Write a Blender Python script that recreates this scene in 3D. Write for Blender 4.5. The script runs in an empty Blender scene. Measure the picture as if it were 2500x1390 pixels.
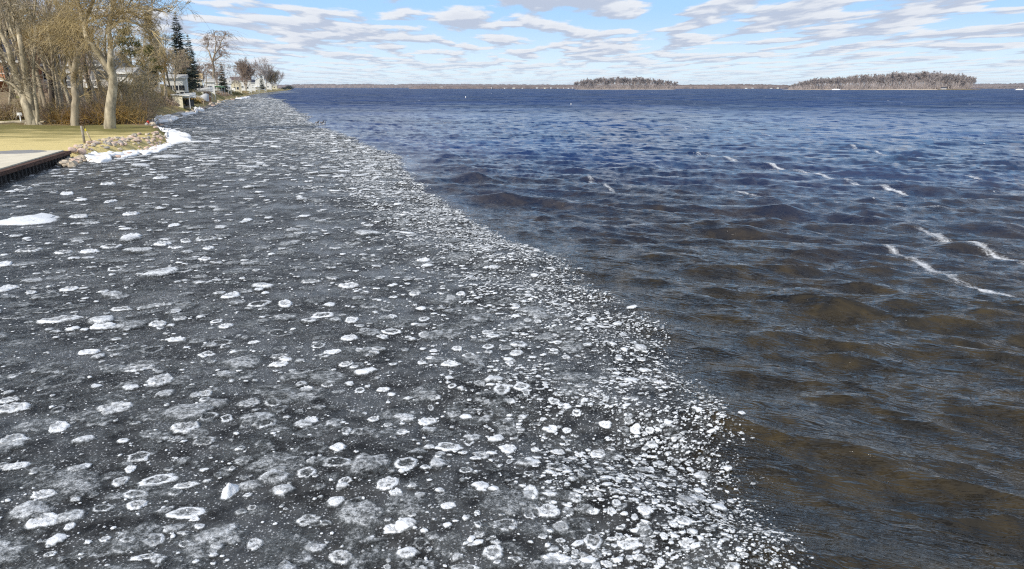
import bpy, math, random
import numpy as np
from mathutils import Vector, Matrix, noise as mn

rnd = random.Random(7)
rng = np.random.default_rng(7)
R = math.radians
scene = bpy.context.scene
col = scene.collection

# ------------------------------------------------------------------ camera
CAM_H = 4.5
FPX, CX, CY, YH = 1785.0, 1250.0, 695.0, 213.5      # focal length, centre and horizon line in photo pixels
PITCH = math.atan((CY - YH) / FPX)
cd = bpy.data.cameras.new('camera'); cam = bpy.data.objects.new('camera', cd); col.objects.link(cam)
cam.location = (0, 0, CAM_H); cam.rotation_euler = (math.pi / 2 - PITCH, 0, 0)
cd.sensor_width = 36; cd.lens = FPX / 2500 * 36; cd.clip_start = 0.1; cd.clip_end = 60000
scene.camera = cam
scene.cycles.use_denoising = False
scene.cycles.use_adaptive_sampling = True; scene.cycles.adaptive_threshold = 0.005
scene.cycles.max_bounces = 5; scene.cycles.transparent_max_bounces = 12; scene.cycles.filter_width = 1.2; scene.cycles.sample_clamp_direct = 4.0

# ------------------------------------------------------------------ exposure, sun
scene.view_settings.view_transform = 'Standard'; scene.view_settings.look = 'None'
scene.view_settings.exposure = 0.12; scene.view_settings.gamma = 1.0
SUN_EL, SUN_AZ = R(36), R(-140)                      # azimuth from +Y towards +X: the sun stands behind the camera to the left
sdir = Vector((math.sin(SUN_AZ) * math.cos(SUN_EL), math.cos(SUN_AZ) * math.cos(SUN_EL), math.sin(SUN_EL)))
sl = bpy.data.lights.new('sun', 'SUN'); sl.energy = 4.0; sl.angle = R(0.5); sl.color = (1.0, 0.95, 0.87)
so = bpy.data.objects.new('sun', sl); so.rotation_euler = sdir.to_track_quat('Z', 'Y').to_euler(); so.location = (0, 0, 50)
col.objects.link(so)

# ------------------------------------------------------------------ node helper
class NT:
    def __init__(s, tree): s.t = tree; s.n = tree.nodes; s.l = tree.links
    def node(s, ty, **kw):
        n = s.n.new(ty)
        for k, v in kw.items():
            if k.startswith('i_'):
                key = k[2:].replace('_', ' ')
                s.set(n.inputs[key], v)
            else: setattr(n, k, v)
        return n
    def set(s, inp, v):
        if isinstance(v, bpy.types.NodeSocket): s.l.new(v, inp)
        else: inp.default_value = v
    def math(s, op, a, b=0.0, c=0.0, clamp=False):
        n = s.n.new('ShaderNodeMath'); n.operation = op; n.use_clamp = clamp
        for i, v in enumerate((a, b, c)): s.set(n.inputs[i], v)
        return n.outputs[0]
    def step(s, v, a, b, lo=0.0, hi=1.0):
        n = s.n.new('ShaderNodeMapRange'); n.interpolation_type = 'SMOOTHSTEP'
        for i, x in enumerate((v, a, b, lo, hi)): s.set(n.inputs[i], x)
        return n.outputs[0]
    def mix(s, f, a, b):
        n = s.n.new('ShaderNodeMix'); n.data_type = 'RGBA'
        s.set(n.inputs[0], f); s.set(n.inputs[6], a if isinstance(a, bpy.types.NodeSocket) else (*a, 1)[:4]); s.set(n.inputs[7], b if isinstance(b, bpy.types.NodeSocket) else (*b, 1)[:4])
        return n.outputs[2]
    def noise(s, vec, scale, detail=3.0, rough=0.55, dist=0.0):
        n = s.n.new('ShaderNodeTexNoise')
        s.set(n.inputs['Vector'], vec); s.set(n.inputs['Scale'], scale); n.inputs['Detail'].default_value = detail
        n.inputs['Roughness'].default_value = rough; n.inputs['Distortion'].default_value = dist
        return n.outputs[0]
    def mapv(s, vec, scale=(1, 1, 1), rot=(0, 0, 0), loc=(0, 0, 0)):
        n = s.n.new('ShaderNodeMapping'); s.l.new(vec, n.inputs[0])
        n.inputs['Scale'].default_value = scale; n.inputs['Rotation'].default_value = rot; n.inputs['Location'].default_value = loc
        return n.outputs[0]
    def pos(s): return s.n.new('ShaderNodeNewGeometry').outputs['Position']
    def attr(s, name):
        n = s.n.new('ShaderNodeAttribute'); n.attribute_name = name; return n.outputs['Fac']
    def bump(s, h, strength=0.5, dist=0.05, normal=None):
        n = s.n.new('ShaderNodeBump'); s.l.new(h, n.inputs['Height'])
        s.set(n.inputs['Strength'], strength); n.inputs['Distance'].default_value = dist
        if normal: s.l.new(normal, n.inputs['Normal'])
        return n.outputs[0]

# ------------------------------------------------------------------ sky
world = bpy.data.worlds.new('World'); scene.world = world; world.use_nodes = True
w = NT(world.node_tree); w.n.clear()
sky = w.node('ShaderNodeTexSky', sky_type='NISHITA'); sky.sun_disc = False
sky.sun_elevation = SUN_EL; sky.sun_rotation = SUN_AZ % (2 * math.pi)
sky.altitude = 200; sky.air_density = 1.0; sky.dust_density = 0.3; sky.ozone_density = 2.0
tc = w.node('ShaderNodeTexCoord').outputs['Generated']
sp = w.node('ShaderNodeSeparateXYZ'); w.l.new(tc, sp.inputs[0])
zz = w.math('ADD', w.math('MAXIMUM', sp.outputs[2], 0.0), 0.020)
uu = w.math('DIVIDE', sp.outputs[0], zz); vv = w.math('DIVIDE', sp.outputs[1], zz)
def cloud_n(dv, k=1.0):
    c = w.node('ShaderNodeCombineXYZ')
    w.set(c.inputs[0], w.math('MULTIPLY', uu, 2.3)); w.set(c.inputs[1], w.math('ADD', w.math('MULTIPLY', vv, 0.95), w.math('MULTIPLY', w.math('ADD', vv, 1.0), dv)))
    c.inputs[2].default_value = 3.7
    return w.noise(c.outputs[0], 0.62, 9.0, 0.50, 0.1)
n0 = cloud_n(0.0); n1 = cloud_n(-0.045)
cov = w.step(w.math('SUBTRACT', n0, w.step(sp.outputs[2], 0.13, 0.4, 0.0, 0.004)), 0.44, 0.53)
light = w.step(w.math('SUBTRACT', n0, n1), -0.045, 0.075)
thick = w.step(n0, 0.50, 0.72)
ccol = w.mix(light, (0.51, 0.57, 0.70), (0.85, 0.87, 0.91))
ccol = w.mix(w.math('MULTIPLY', thick, 0.35), ccol, (0.53, 0.57, 0.69))
hz = w.step(sp.outputs[2], 0.0, 0.05, 1.0, 0.0)
cov = w.math('MULTIPLY', cov, w.step(sp.outputs[2], -0.01, 0.002))
cov = w.math('MULTIPLY', cov, w.math('SUBTRACT', 0.93, w.math('MULTIPLY', hz, 0.42)))
bg1 = w.node('ShaderNodeBackground'); bg1.inputs['Strength'].default_value = 0.14; 
lowsky = w.mix(w.step(sp.outputs[2], 0.0, 0.11), (5.3, 6.35, 7.0), (2.75, 4.6, 7.05))      # hazy air near the horizon
skyc = w.mix(w.step(sp.outputs[2], 0.05, 0.85), lowsky, sky.outputs[0])
w.l.new(skyc, bg1.inputs[0])
bg2 = w.node('ShaderNodeBackground'); bg2.inputs['Strength'].default_value = 0.95; w.l.new(ccol, bg2.inputs[0])
mx = w.node('ShaderNodeMixShader'); w.l.new(cov, mx.inputs[0]); w.l.new(bg1.outputs[0], mx.inputs[1]); w.l.new(bg2.outputs[0], mx.inputs[2])
wo = w.node('ShaderNodeOutputWorld'); w.l.new(mx.outputs[0], wo.inputs[0])

# ------------------------------------------------------------------ photo pixel -> place
CP, SP = math.cos(PITCH), math.sin(PITCH)
def ray(px, py):
    v = CY - py
    return Vector((px - CX, FPX * CP + SP * v, -FPX * SP + CP * v))
def at(px, py, z=0.0):
    d = ray(px, py); return Vector((0, 0, CAM_H)) + d * ((z - CAM_H) / d.z)
def pt(px, py, Y):
    d = ray(px, py); return Vector((0, 0, CAM_H)) + d * (Y / d.y)
def mpp(Y): return Y / FPX / 1.0 * (1 + 0.0)          # metres per photo pixel at distance Y (near the horizon)

# ------------------------------------------------------------------ object helpers
def tag(o, label=None, cat=None, group=None, kind=None):
    if label: o['label'] = label
    if cat: o['category'] = cat
    if group: o['group'] = group
    if kind: o['kind'] = kind
    return o
def empty(name, loc, label=None, cat=None, group=None, rz=0.0):
    o = bpy.data.objects.new(name, None); col.objects.link(o); o.location = loc; o.rotation_euler = (0, 0, rz)
    o.empty_display_size = 0.1
    return tag(o, label, cat, group)
def link_mesh(name, me, mat=None, parent=None, loc=None):
    if mat and not me.materials: me.materials.append(mat)
    o = bpy.data.objects.new(name, me); col.objects.link(o)
    if parent: o.parent = parent
    if loc is not None: o.location = loc
    return o
def np_mesh(name, V, F, mat=None, attrs=None, smooth=False):
    """V (n,3); F list of (m,k) int arrays with k 3 or 4"""
    me = bpy.data.meshes.new(name)
    V = np.asarray(V, dtype=np.float32)
    if not isinstance(F, (list, tuple)): F = [F]
    F = [np.asarray(f, dtype=np.int32) for f in F if len(f)]
    me.vertices.add(len(V)); me.vertices.foreach_set('co', V.ravel())
    loops = np.concatenate([f.ravel() for f in F]); tot = np.concatenate([np.full(len(f), f.shape[1], dtype=np.int32) for f in F])
    start = np.concatenate([[0], np.cumsum(tot)[:-1]]).astype(np.int32)
    me.loops.add(len(loops)); me.loops.foreach_set('vertex_index', loops)
    me.polygons.add(len(tot)); me.polygons.foreach_set('loop_start', start)
    try: me.polygons.foreach_set('loop_total', tot)
    except Exception: pass
    if smooth: me.polygons.foreach_set('use_smooth', np.ones(len(tot), dtype=bool))
    for k, a in (attrs or {}).items():
        at_ = me.attributes.new(k, 'FLOAT', 'POINT'); at_.data.foreach_set('value', np.asarray(a, dtype=np.float32))
    if mat: me.materials.append(mat)
    me.update(calc_edges=True)
    return me
class MB:
    """collects boxes, prisms and tubes; build() links them as one mesh object"""
    def __init__(s): s.v = []; s.f = []
    def add(s, vs, fs):
        o = len(s.v); s.v += [tuple(v) for v in vs]; s.f += [tuple(i + o for i in f) for f in fs]; return s
    def box(s, x0, x1, y0, y1, z0, z1):
        return s.add([(x, y, z) for z in (z0, z1) for (x, y) in ((x0, y0), (x1, y0), (x1, y1), (x0, y1))],
                     [(3, 2, 1, 0), (4, 5, 6, 7), (0, 1, 5, 4), (1, 2, 6, 5), (2, 3, 7, 6), (3, 0, 4, 7)])
    def bar(s, a, b, w_, h=None):
        a = Vector(a); b = Vector(b); h = h or w_; t = (b - a).normalized()
        up = Vector((0, 0, 1)) if abs(t.z) < 0.95 else Vector((0, 1, 0))
        n = t.cross(up).normalized() * w_ / 2; m = t.cross(n).normalized() * h / 2
        return s.add([p + q for p in (a, b) for q in (n + m, m - n, -n - m, n - m)],
                     [(3, 2, 1, 0), (4, 5, 6, 7), (0, 1, 5, 4), (1, 2, 6, 5), (2, 3, 7, 6), (3, 0, 4, 7)])
    def tube(s, pts, rad, k=8):
        pts = [Vector(p) for p in pts]; rs = rad if isinstance(rad, (list, tuple)) else [rad] * len(pts)
        vs = []
        for i, p in enumerate(pts):
            t = (pts[min(i + 1, len(pts) - 1)] - pts[max(i - 1, 0)]).normalized()
            up = Vector((0, 0, 1)) if abs(t.z) < 0.9 else Vector((0, 1, 0))
            n = t.cross(up).normalized(); m = t.cross(n).normalized()
            vs += [p + (n * math.cos(a) + m * math.sin(a)) * rs[i] for a in [2 * math.pi * j / k for j in range(k)]]
        fs = [(i * k + j, i * k + (j + 1) % k, (i + 1) * k + (j + 1) % k, (i + 1) * k + j) for i in range(len(pts) - 1) for j in range(k)]
        fs += [tuple(range(k))[::-1], tuple(range((len(pts) - 1) * k, len(pts) * k))]
        return s.add(vs, fs)
    def prism(s, poly, z0, z1):
        n = len(poly)
        return s.add([(x, y, z0) for x, y in poly] + [(x, y, z1) for x, y in poly],
                     [tuple(range(n))[::-1], tuple(range(n, 2 * n))] + [(i, (i + 1) % n, n + (i + 1) % n, n + i) for i in range(n)])
    def mesh(s, name, mat=None):
        me = bpy.data.meshes.new(name); me.from_pydata(s.v, [], s.f); me.update()
        if mat: me.materials.append(mat)
        return me
    def build(s, name, mat, parent=None, loc=None, smooth=False):
        me = s.mesh(name, mat)
        if smooth: me.polygons.foreach_set('use_smooth', [True] * len(me.polygons))
        return link_mesh(name, me, None, parent, loc)

# ------------------------------------------------------------------ materials
MATS = {}
def new_mat(name):
    m = bpy.data.materials.new(name); m.use_nodes = True; t = NT(m.node_tree)
    b = t.n['Principled BSDF']; MATS[name] = m
    return m, t, b
def plain(name, c, rough=0.7, var=0.25, scale=3.0, spec=0.3, bump=0.0, bscale=20, metal=0.0, c2=None, stretch=(1, 1, 1), obj=True):
    m, t, b = new_mat(name)
    v = t.node('ShaderNodeTexCoord').outputs['Object'] if obj else t.pos()
    v = t.mapv(v, stretch)
    n = t.noise(v, scale, 5, 0.6)
    c2 = c2 or tuple(x * (1 - var) for x in c)
    t.l.new(t.mix(t.step(n, 0.35, 0.68), c2, c), b.inputs['Base Color'])
    b.inputs['Roughness'].default_value = rough; b.inputs['Specular IOR Level'].default_value = spec; b.inputs['Metallic'].default_value = metal
    if bump: t.l.new(t.bump(t.noise(v, bscale, 4), bump, 0.03), b.inputs['Normal'])
    return m
plain('bark_cream', (0.56, 0.48, 0.34), 0.85, 0.55, 2.2, 0.1, 0.6, 6, stretch=(1, 1, 0.35))
plain('bark_grey', (0.50, 0.42, 0.30), 0.9, 0.5, 1.5, 0.1, 0.6, 6, stretch=(1, 1, 0.3))
plain('bark_dark', (0.10, 0.08, 0.065), 0.9, 0.5, 1.5, 0.1, 0.6, 6, stretch=(1, 1, 0.3))
plain('twig_tan', (0.60, 0.47, 0.25), 0.9, 0.5, 0.7, 0.1)
plain('twig_brown', (0.46, 0.35, 0.27), 0.9, 0.4, 0.7, 0.1)
plain('twig_grey', (0.54, 0.45, 0.30), 0.9, 0.45, 0.7, 0.1)
plain('twig_ochre', (0.55, 0.36, 0.12), 0.9, 0.4, 0.7, 0.1)
plain('twig_far', (0.50, 0.43, 0.40), 0.95, 0.35, 0.12, 0.05)
plain('trunk_far', (0.55, 0.48, 0.42), 0.95, 0.35, 0.3, 0.05)
plain('needle_dark', (0.035, 0.05, 0.03), 0.8, 0.4, 0.7, 0.15)
plain('needle_blue', (0.045, 0.062, 0.05), 0.8, 0.4, 0.7, 0.15)
plain('needle_olive', (0.13, 0.13, 0.035), 0.8, 0.4, 0.7, 0.15)
plain('needle_gold', (0.22, 0.17, 0.085), 0.9, 0.4, 0.7, 0.1)
plain('hedge_green', (0.07, 0.075, 0.025), 0.9, 0.5, 1.2, 0.1)
plain('wall_white', (0.82, 0.80, 0.74), 0.6, 0.06, 2.0, 0.3)
plain('wall_cream', (0.75, 0.68, 0.50), 0.6, 0.08, 2.0, 0.3)
plain('wall_grey', (0.48, 0.46, 0.44), 0.7, 0.12, 2.0, 0.3)
plain('brick_orange', (0.42, 0.19, 0.10), 0.85, 0.3, 4.0, 0.2)
plain('roof_dark', (0.045, 0.05, 0.07), 0.9, 0.3, 1.5, 0.2, 0.3, 8)
plain('roof_grey', (0.27, 0.255, 0.23), 0.9, 0.15, 1.5, 0.2, 0.3, 8)
plain('roof_light', (0.44, 0.43, 0.41), 0.9, 0.12, 1.5, 0.2, 0.2, 8)
plain('roof_brown', (0.15, 0.105, 0.10), 0.9, 0.25, 1.5, 0.2, 0.2, 8)
plain('roof_tan', (0.50, 0.38, 0.22), 0.9, 0.15, 1.5, 0.2, 0.2, 8)
plain('glass_dark', (0.03, 0.035, 0.045), 0.08, 0.2, 1.0, 0.6)
plain('metal_light', (0.62, 0.63, 0.64), 0.4, 0.1, 2.0, 0.5, metal=0.4)
plain('metal_rust', (0.12, 0.065, 0.045), 0.85, 0.5, 3.0, 0.25, 0.3, 10)
plain('pile_steel', (0.035, 0.03, 0.028), 0.75, 0.6, 2.5, 0.3, 0.4, 9)
plain('concrete', (0.72, 0.65, 0.51), 0.85, 0.12, 1.2, 0.2, 0.2, 18)
plain('gravel_pad', (0.30, 0.29, 0.28), 0.9, 0.2, 2.2, 0.2, 0.4, 12)
plain('wood_pale', (0.52, 0.42, 0.29), 0.8, 0.3, 3.0, 0.2, 0.2, 10)
plain('wood_grey', (0.36, 0.32, 0.26), 0.8, 0.35, 3.0, 0.2)
plain('wood_red', (0.33, 0.13, 0.06), 0.85, 0.3, 2.0, 0.2)
plain('paint_yellow', (0.75, 0.62, 0.03), 0.5, 0.1, 3.0)
plain('paint_green', (0.30, 0.52, 0.20), 0.5, 0.1, 1.0)
plain('paint_red', (0.6, 0.06, 0.03), 0.5, 0.1, 1.0)
plain('boat_white', (0.84, 0.84, 0.82), 0.3, 0.04, 2.0, 0.5)
plain('tarp_grey', (0.62, 0.62, 0.61), 0.7, 0.12, 2.0, 0.3, 0.4, 3)
plain('rubber_black', (0.02, 0.02, 0.022), 0.6, 0.2, 2.0)
plain('rock_tan', (0.68, 0.57, 0.43), 0.9, 0.35, 2.5, 0.15, 0.5, 8, obj=False)
plain('rock_pink', (0.64, 0.48, 0.39), 0.9, 0.3, 2.5, 0.15, 0.5, 8, obj=False)
plain('rock_grey', (0.42, 0.39, 0.35), 0.9, 0.35, 2.5, 0.15, 0.5, 8, obj=False)
plain('snow', (0.90, 0.90, 0.90), 0.75, 0.10, 1.4, 0.3, 0.8, 5, obj=False)
plain('feather_brown', (0.06, 0.045, 0.035), 0.8, 0.3, 9.0)
plain('feather_white', (0.75, 0.74, 0.72), 0.8, 0.1, 9.0)

# ------------------------------------------------------------------ numpy value noise
_lat = rng.random((256, 256))
def vnoise(x, y):
    x = np.asarray(x, dtype=np.float64); y = np.asarray(y, dtype=np.float64)
    xi = np.floor(x).astype(int); yi = np.floor(y).astype(int); fx = x - xi; fy = y - yi
    fx = fx * fx * (3 - 2 * fx); fy = fy * fy * (3 - 2 * fy)
    a = _lat[xi & 255, yi & 255]; b = _lat[(xi + 1) & 255, yi & 255]; c = _lat[xi & 255, (yi + 1) & 255]; d = _lat[(xi + 1) & 255, (yi + 1) & 255]
    return (a * (1 - fx) + b * fx) * (1 - fy) + (c * (1 - fx) + d * fx) * fy
def fbm(x, y, o=4):
    s = 0; a = 0.5
    for i in range(o): s = s + a * vnoise(x * 2 ** i + 17 * i, y * 2 ** i + 5 * i); a *= 0.5
    return s / (1 - 0.5 ** o)
def sstep(a, b, x):
    t = np.clip((np.asarray(x, dtype=np.float64) - a) / (b - a), 0, 1); return t * t * (3 - 2 * t)

# ------------------------------------------------------------------ shoreline and ice edge (metres; x as a function of y)
_sh = [at(*p) for p in ((-400, 640), (-28, 449), (150, 391), (196, 390), (235, 384), (300, 376), (372, 362), (412, 347), (407, 332), (392, 316), (366, 305), (378, 297), (408, 286),
                        (440, 274), (490, 266), (505, 256), (535, 247), (590, 238), (612, 231.5), (640, 227.5), (668, 224), (700, 221.3), (712, 219.3))]
SHY = np.array([p.y for p in _sh] + [2400, 3400]); SHX = np.array([p.x for p in _sh] + [-900, -1600])
o_ = np.argsort(SHY); SHY = SHY[o_]; SHX = SHX[o_]
def x_shore(y): return np.interp(y, SHY, SHX)
_ed = [at(*p) for p in ((2050, 1600), (1955, 1390), (1895, 1290), (1830, 1195), (1795, 1120), (1725, 1010), (1650, 915), (1612, 850), (1545, 770), (1430, 715), (1385, 670),
                        (1350, 628), (1250, 590), (1130, 520), (1045, 470), (990, 425), (945, 375), (860, 338), (760, 302), (722, 272), (688, 255), (672, 251))]
EDY = np.array([p.y for p in _ed] + [240, 300, 420, 700, 1100]); EDX = np.array([p.x for p in _ed] + [-74, -96, -135, -215, -345])
o_ = np.argsort(EDY); EDY = EDY[o_]; EDX = EDX[o_]
def x_edge(y):
    y = np.asarray(y, dtype=np.float64)
    x = np.interp(y, EDY, EDX)
    amp = 0.25 + 0.018 * y
    return x + amp * (1.6 * (fbm(y * 0.55 + 3, y * 0 + 2, 3) - 0.5) * np.clip(12 / (y + 4), 0.25, 1) + 0.9 * (vnoise(y * 0.16, y * 0 + 9) - 0.5))
_tong = [[(600, 236), (705, 243.5), (690, 246), (700, 252), (600, 252)], [(610, 229.6), (738, 225.2), (690, 223), (640, 224)]]
def seg_sd(px, py, poly):
    inside = np.zeros(px.shape, bool); dmin = np.full(px.shape, 1e9); n = len(poly)
    for i in range(n):
        ax, ay = poly[i]; bx, by = poly[(i + 1) % n]
        ex, ey = bx - ax, by - ay; t = np.clip(((px - ax) * ex + (py - ay) * ey) / (ex * ex + ey * ey), 0, 1)
        dmin = np.minimum(dmin, np.hypot(px - ax - t * ex, py - ay - t * ey))
        c = ((ay > py) != (by > py)) & (px < (bx - ax) * (py - ay) / (by - ay + 1e-12) + ax); inside ^= c
    return np.where(inside, dmin, -dmin)
def inside_ice(x, y):
    """metres inside the ice field (negative: open water)"""
    e = (x_edge(y) - x) * np.clip(0.75 + 0 * y, 0, 1)
    far = y > 120
    if np.any(far):
        for tg in _tong:
            pl = [tuple(at(*p).xy) for p in tg]
            e = np.where(far, np.maximum(e, seg_sd(np.asarray(x, float), np.asarray(y, float), pl)), e)
    return e

# ------------------------------------------------------------------ waves
NW = 100
WL = np.exp(np.linspace(math.log(0.16), math.log(8.0), NW)) * rng.uniform(0.93, 1.07, NW)
th0 = math.atan2(-0.93, -0.36)
WD = th0 + rng.normal(0, 1, NW) * np.where(WL > 2.5, 0.20, 0.36)
WK = 2 * math.pi / WL
WA = 0.0086 * WL ** 0.9 * np.exp(-(WL / 5.2) ** 3.0) * rng.uniform(0.55, 1.35, NW) * np.where(WL < 1.6, 0.95, 1.0) * np.where(WL > 1.5, 0.66, 0.5)
WP = rng.uniform(0, 2 * math.pi, NW)
RL = np.exp(np.linspace(math.log(0.28), math.log(3.4), 22)); RT = th0 + rng.normal(0, 0.30, 22); RP = rng.uniform(0, 6.28, 22); RO = rng.uniform(0, 90, 22)
def dr_at(r): return 0.022 + 0.00040 * r ** 1.7
def waves(x, y, chop=False):
    x = np.asarray(x, dtype=np.float64); y = np.asarray(y, dtype=np.float64)
    r = np.hypot(x, y); ins = inside_ice(x, y); dr = dr_at(r)
    lee = 0.35 + 0.65 * sstep(-0.2, 2.5, -ins)
    z = np.zeros_like(x); dx = np.zeros_like(x); dy = np.zeros_like(x); gx = np.zeros_like(x); gy = np.zeros_like(x)
    gust = 0.72 + 0.56 * fbm(x * 0.07, y * 0.05, 2)
    for i in range(NW):
        lod = np.clip(WL[i] / (2.3 * dr) - 0.5, 0, 1)
        pos = np.maximum(ins, 0)
        damp = np.exp(-pos / (1.1 * WL[i]))
        if WL[i] > 2.2: damp = np.maximum(damp, 0.22 * np.exp(-pos / 14))
        damp = damp * (lee if WL[i] < 1.5 else 1)
        ph = WK[i] * (math.cos(WD[i]) * x + math.sin(WD[i]) * y) + WP[i]
        a = WA[i] * lod * damp * gust
        z += a * np.cos(ph)
        if chop:
            un = WA[i] * (1 - lod) * damp * gust * np.clip(WL[i] / (0.0029 * r * 1.5) - 0.4, 0, 1) * WK[i] * np.sin(ph)
            gx += un * math.cos(WD[i]); gy += un * math.sin(WD[i])
            q = a * np.sin(ph); dx -= q * math.cos(WD[i]); dy -= q * math.sin(WD[i])
    for i in range(22):                                 # peaked wavelets: long, broken, sharp crests
        lam, th, pp, of = RL[i], RT[i], RP[i], RO[i]; lod = np.clip(lam / (2.6 * dr) - 0.6, 0, 1)
        if not np.any(lod > 0): continue
        cu, cv = math.cos(th), math.sin(th)
        u_ = cu * x + cv * y; v_ = -cv * x + cu * y
        warp = 1.9 * (fbm(v_ / (4.5 * lam) + of, u_ / (3.0 * lam) + of, 2) - 0.5)
        env = sstep(0.36, 0.66, fbm(v_ / (5.0 * lam) + 3 * of, u_ / (2.2 * lam) + of, 2))
        ph = math.pi * (u_ / lam + warp) + pp
        a = 0.045 * lam ** 0.90 * lod * env * np.exp(-np.maximum(ins, 0) / (0.8 * lam)) * lee
        z += a * ((1 - np.abs(np.sin(ph))) ** 1.3 - 0.32)
    # the face turned the way the waves travel (-y) is the steeper one
    gy = np.where(gy < 0, gy * 1.9, gy * 0.45)
    return (z, dx, dy, ins, gx, gy) if chop else z

# polar lattice round the viewpoint: fine in front, coarse elsewhere
rows = [0.4, 1.2, 2.2, 3.2]
while rows[-1] < 3600: rows.append(rows[-1] + max(dr_at(rows[-1]), 0.028))
rows += [5200, 7800]
rows = np.array(rows)
A0 = R(47); nf = 570
ang = np.concatenate([np.linspace(-A0, A0, nf), np.linspace(A0, 2 * math.pi - A0, 60)[1:-1]])
RR, AA = np.meshgrid(rows, ang, indexing='ij')
GX = RR * np.sin(AA); GY = RR * np.cos(AA)
ux = GX.ravel(); uy = GY.ravel()
wz, wdx, wdy, wins, wgx, wgy = waves(ux, uy, True)
WV = np.stack([ux + wdx, uy + wdy, wz], 1)
nr, nc = GX.shape
ii, jj = np.meshgrid(np.arange(nr - 1), np.arange(nc), indexing='ij')
j2 = (jj + 1) % nc
WF = np.stack([ii * nc + jj, (ii + 1) * nc + jj, (ii + 1) * nc + j2, ii * nc + j2], -1).reshape(-1, 4)
WF = np.concatenate([WF[:, ::-1]])

m, t, b = new_mat('lake_water')
P = t.pos()
Pd = t.mapv(P, (1, 1, 1), (0, 0, R(21)))
sepP = t.node('ShaderNodeSeparateXYZ'); t.l.new(P, sepP.inputs[0])
dist = t.node('ShaderNodeVectorMath', operation='LENGTH'); t.l.new(P, dist.inputs[0]); dist = dist.outputs['Value']
dfade = t.step(dist, 12, 60)
deep = t.step(t.math('ADD', dist, t.math('MULTIPLY', t.noise(P, 0.12, 3), 22)), 22, 85)
bed = t.mix(t.step(t.noise(P, 1.6, 4, 0.6, 0.4), 0.34, 0.76), (0.010, 0.008, 0.004), (0.042, 0.029, 0.009))
deepc = t.mix(t.step(t.noise(P, 0.03, 3), 0.4, 0.6), (0.005, 0.022, 0.078), (0.007, 0.032, 0.122))
t.l.new(t.mix(deep, bed, deepc), b.inputs['Base Color'])
gustR = t.step(t.noise(t.mapv(P, (0.5, 1.0, 1)), 0.09, 6, 0.68), 0.36, 0.62, 0.40, 0.60); t.l.new(t.mix(t.step(dist, 30, 260), (0.04,) * 3, gustR), b.inputs['Roughness']); b.inputs['IOR'].default_value = 1.333; t.l.new(t.step(dist, 45, 190, 1.0, 0.38), b.inputs['Specular IOR Level'])
nb1 = t.noise(t.mapv(Pd, (1.0, 3.2, 1)), 2.4, 3, 0.55, 0.4)
rdg = t.math('SUBTRACT', 1.0, t.math('ABSOLUTE', t.math('SUBTRACT', t.math('MULTIPLY', nb1, 2.6), 1.3)))
bm1 = t.bump(rdg, t.step(dist, 10, 60, 0.85, 0.3), 0.035)
def slopes(scale, det):                                # wave facets too small for the mesh
    n = t.node('ShaderNodeTexNoise'); t.l.new(t.mapv(Pd, (1.0, 2.4, 1)), n.inputs['Vector']); n.inputs['Scale'].default_value = scale; n.inputs['Detail'].default_value = det; n.inputs['Roughness'].default_value = 0.65
    v = t.node('ShaderNodeVectorMath', operation='SUBTRACT'); t.l.new(n.outputs['Color'], v.inputs[0]); v.inputs[1].default_value = (0.5, 0.5, 0.5)
    return v.outputs[0]
def scaled(v, f):
    n = t.node('ShaderNodeVectorMath', operation='MULTIPLY'); t.l.new(v, n.inputs[0])
    c = t.node('ShaderNodeCombineXYZ'); t.set(c.inputs[0], f); t.set(c.inputs[1], t.math('MULTIPLY', f, 1.5)); t.l.new(c.outputs[0], n.inputs[1]); return n.outputs[0]
def vadd(a, c):
    n = t.node('ShaderNodeVectorMath', operation='ADD'); t.l.new(a, n.inputs[0]); t.l.new(c, n.inputs[1]); return n.outputs[0]
gust = t.step(t.noise(t.mapv(P, (0.6, 1.0, 1)), 0.05, 5, 0.65), 0.38, 0.62, 0.5, 1.4)
sv = vadd(scaled(slopes(3.0, 1.5), t.step(dist, 6, 45, 0.22, 0.05)), scaled(slopes(1.1, 2), t.math('MULTIPLY', t.step(dist, 6, 20, 0.10, 0.25), t.step(dist, 50, 160, 1.0, 0.3))))
sv = vadd(sv, scaled(slopes(0.42, 3), t.math('MULTIPLY', gust, t.step(dist, 25, 120, 0.05, 0.35))))
sv = vadd(sv, scaled(slopes(0.06, 4), t.step(dist, 90, 400, 0.0, 0.5)))
ms = t.node('ShaderNodeCombineXYZ'); t.set(ms.inputs[0], t.math('MULTIPLY', t.attr('slope_x'), 1.0)); t.set(ms.inputs[1], t.math('MULTIPLY', t.attr('slope_y'), 1.0))
sv = vadd(sv, ms.outputs[0])
nv = t.node('ShaderNodeVectorMath', operation='NORMALIZE'); t.l.new(vadd(bm1, sv), nv.inputs[0])
t.l.new(nv.outputs[0], b.inputs['Normal'])
open_f = WF[(wins[WF].min(1) < 1.5) | (uy[WF].min(1) < 0.6) | (uy[WF].max(1) > 1200) | (np.abs(np.arctan2(ux, uy))[WF].max(1) > A0 * 0.99) | (ux[WF].min(1) < x_shore(uy[WF][:, 0]) - 2)]
water = link_mesh('water', np_mesh('water', WV, open_f, m, {'slope_x': wgx, 'slope_y': wgy}, smooth=True)); tag(water, kind='structure')

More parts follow.
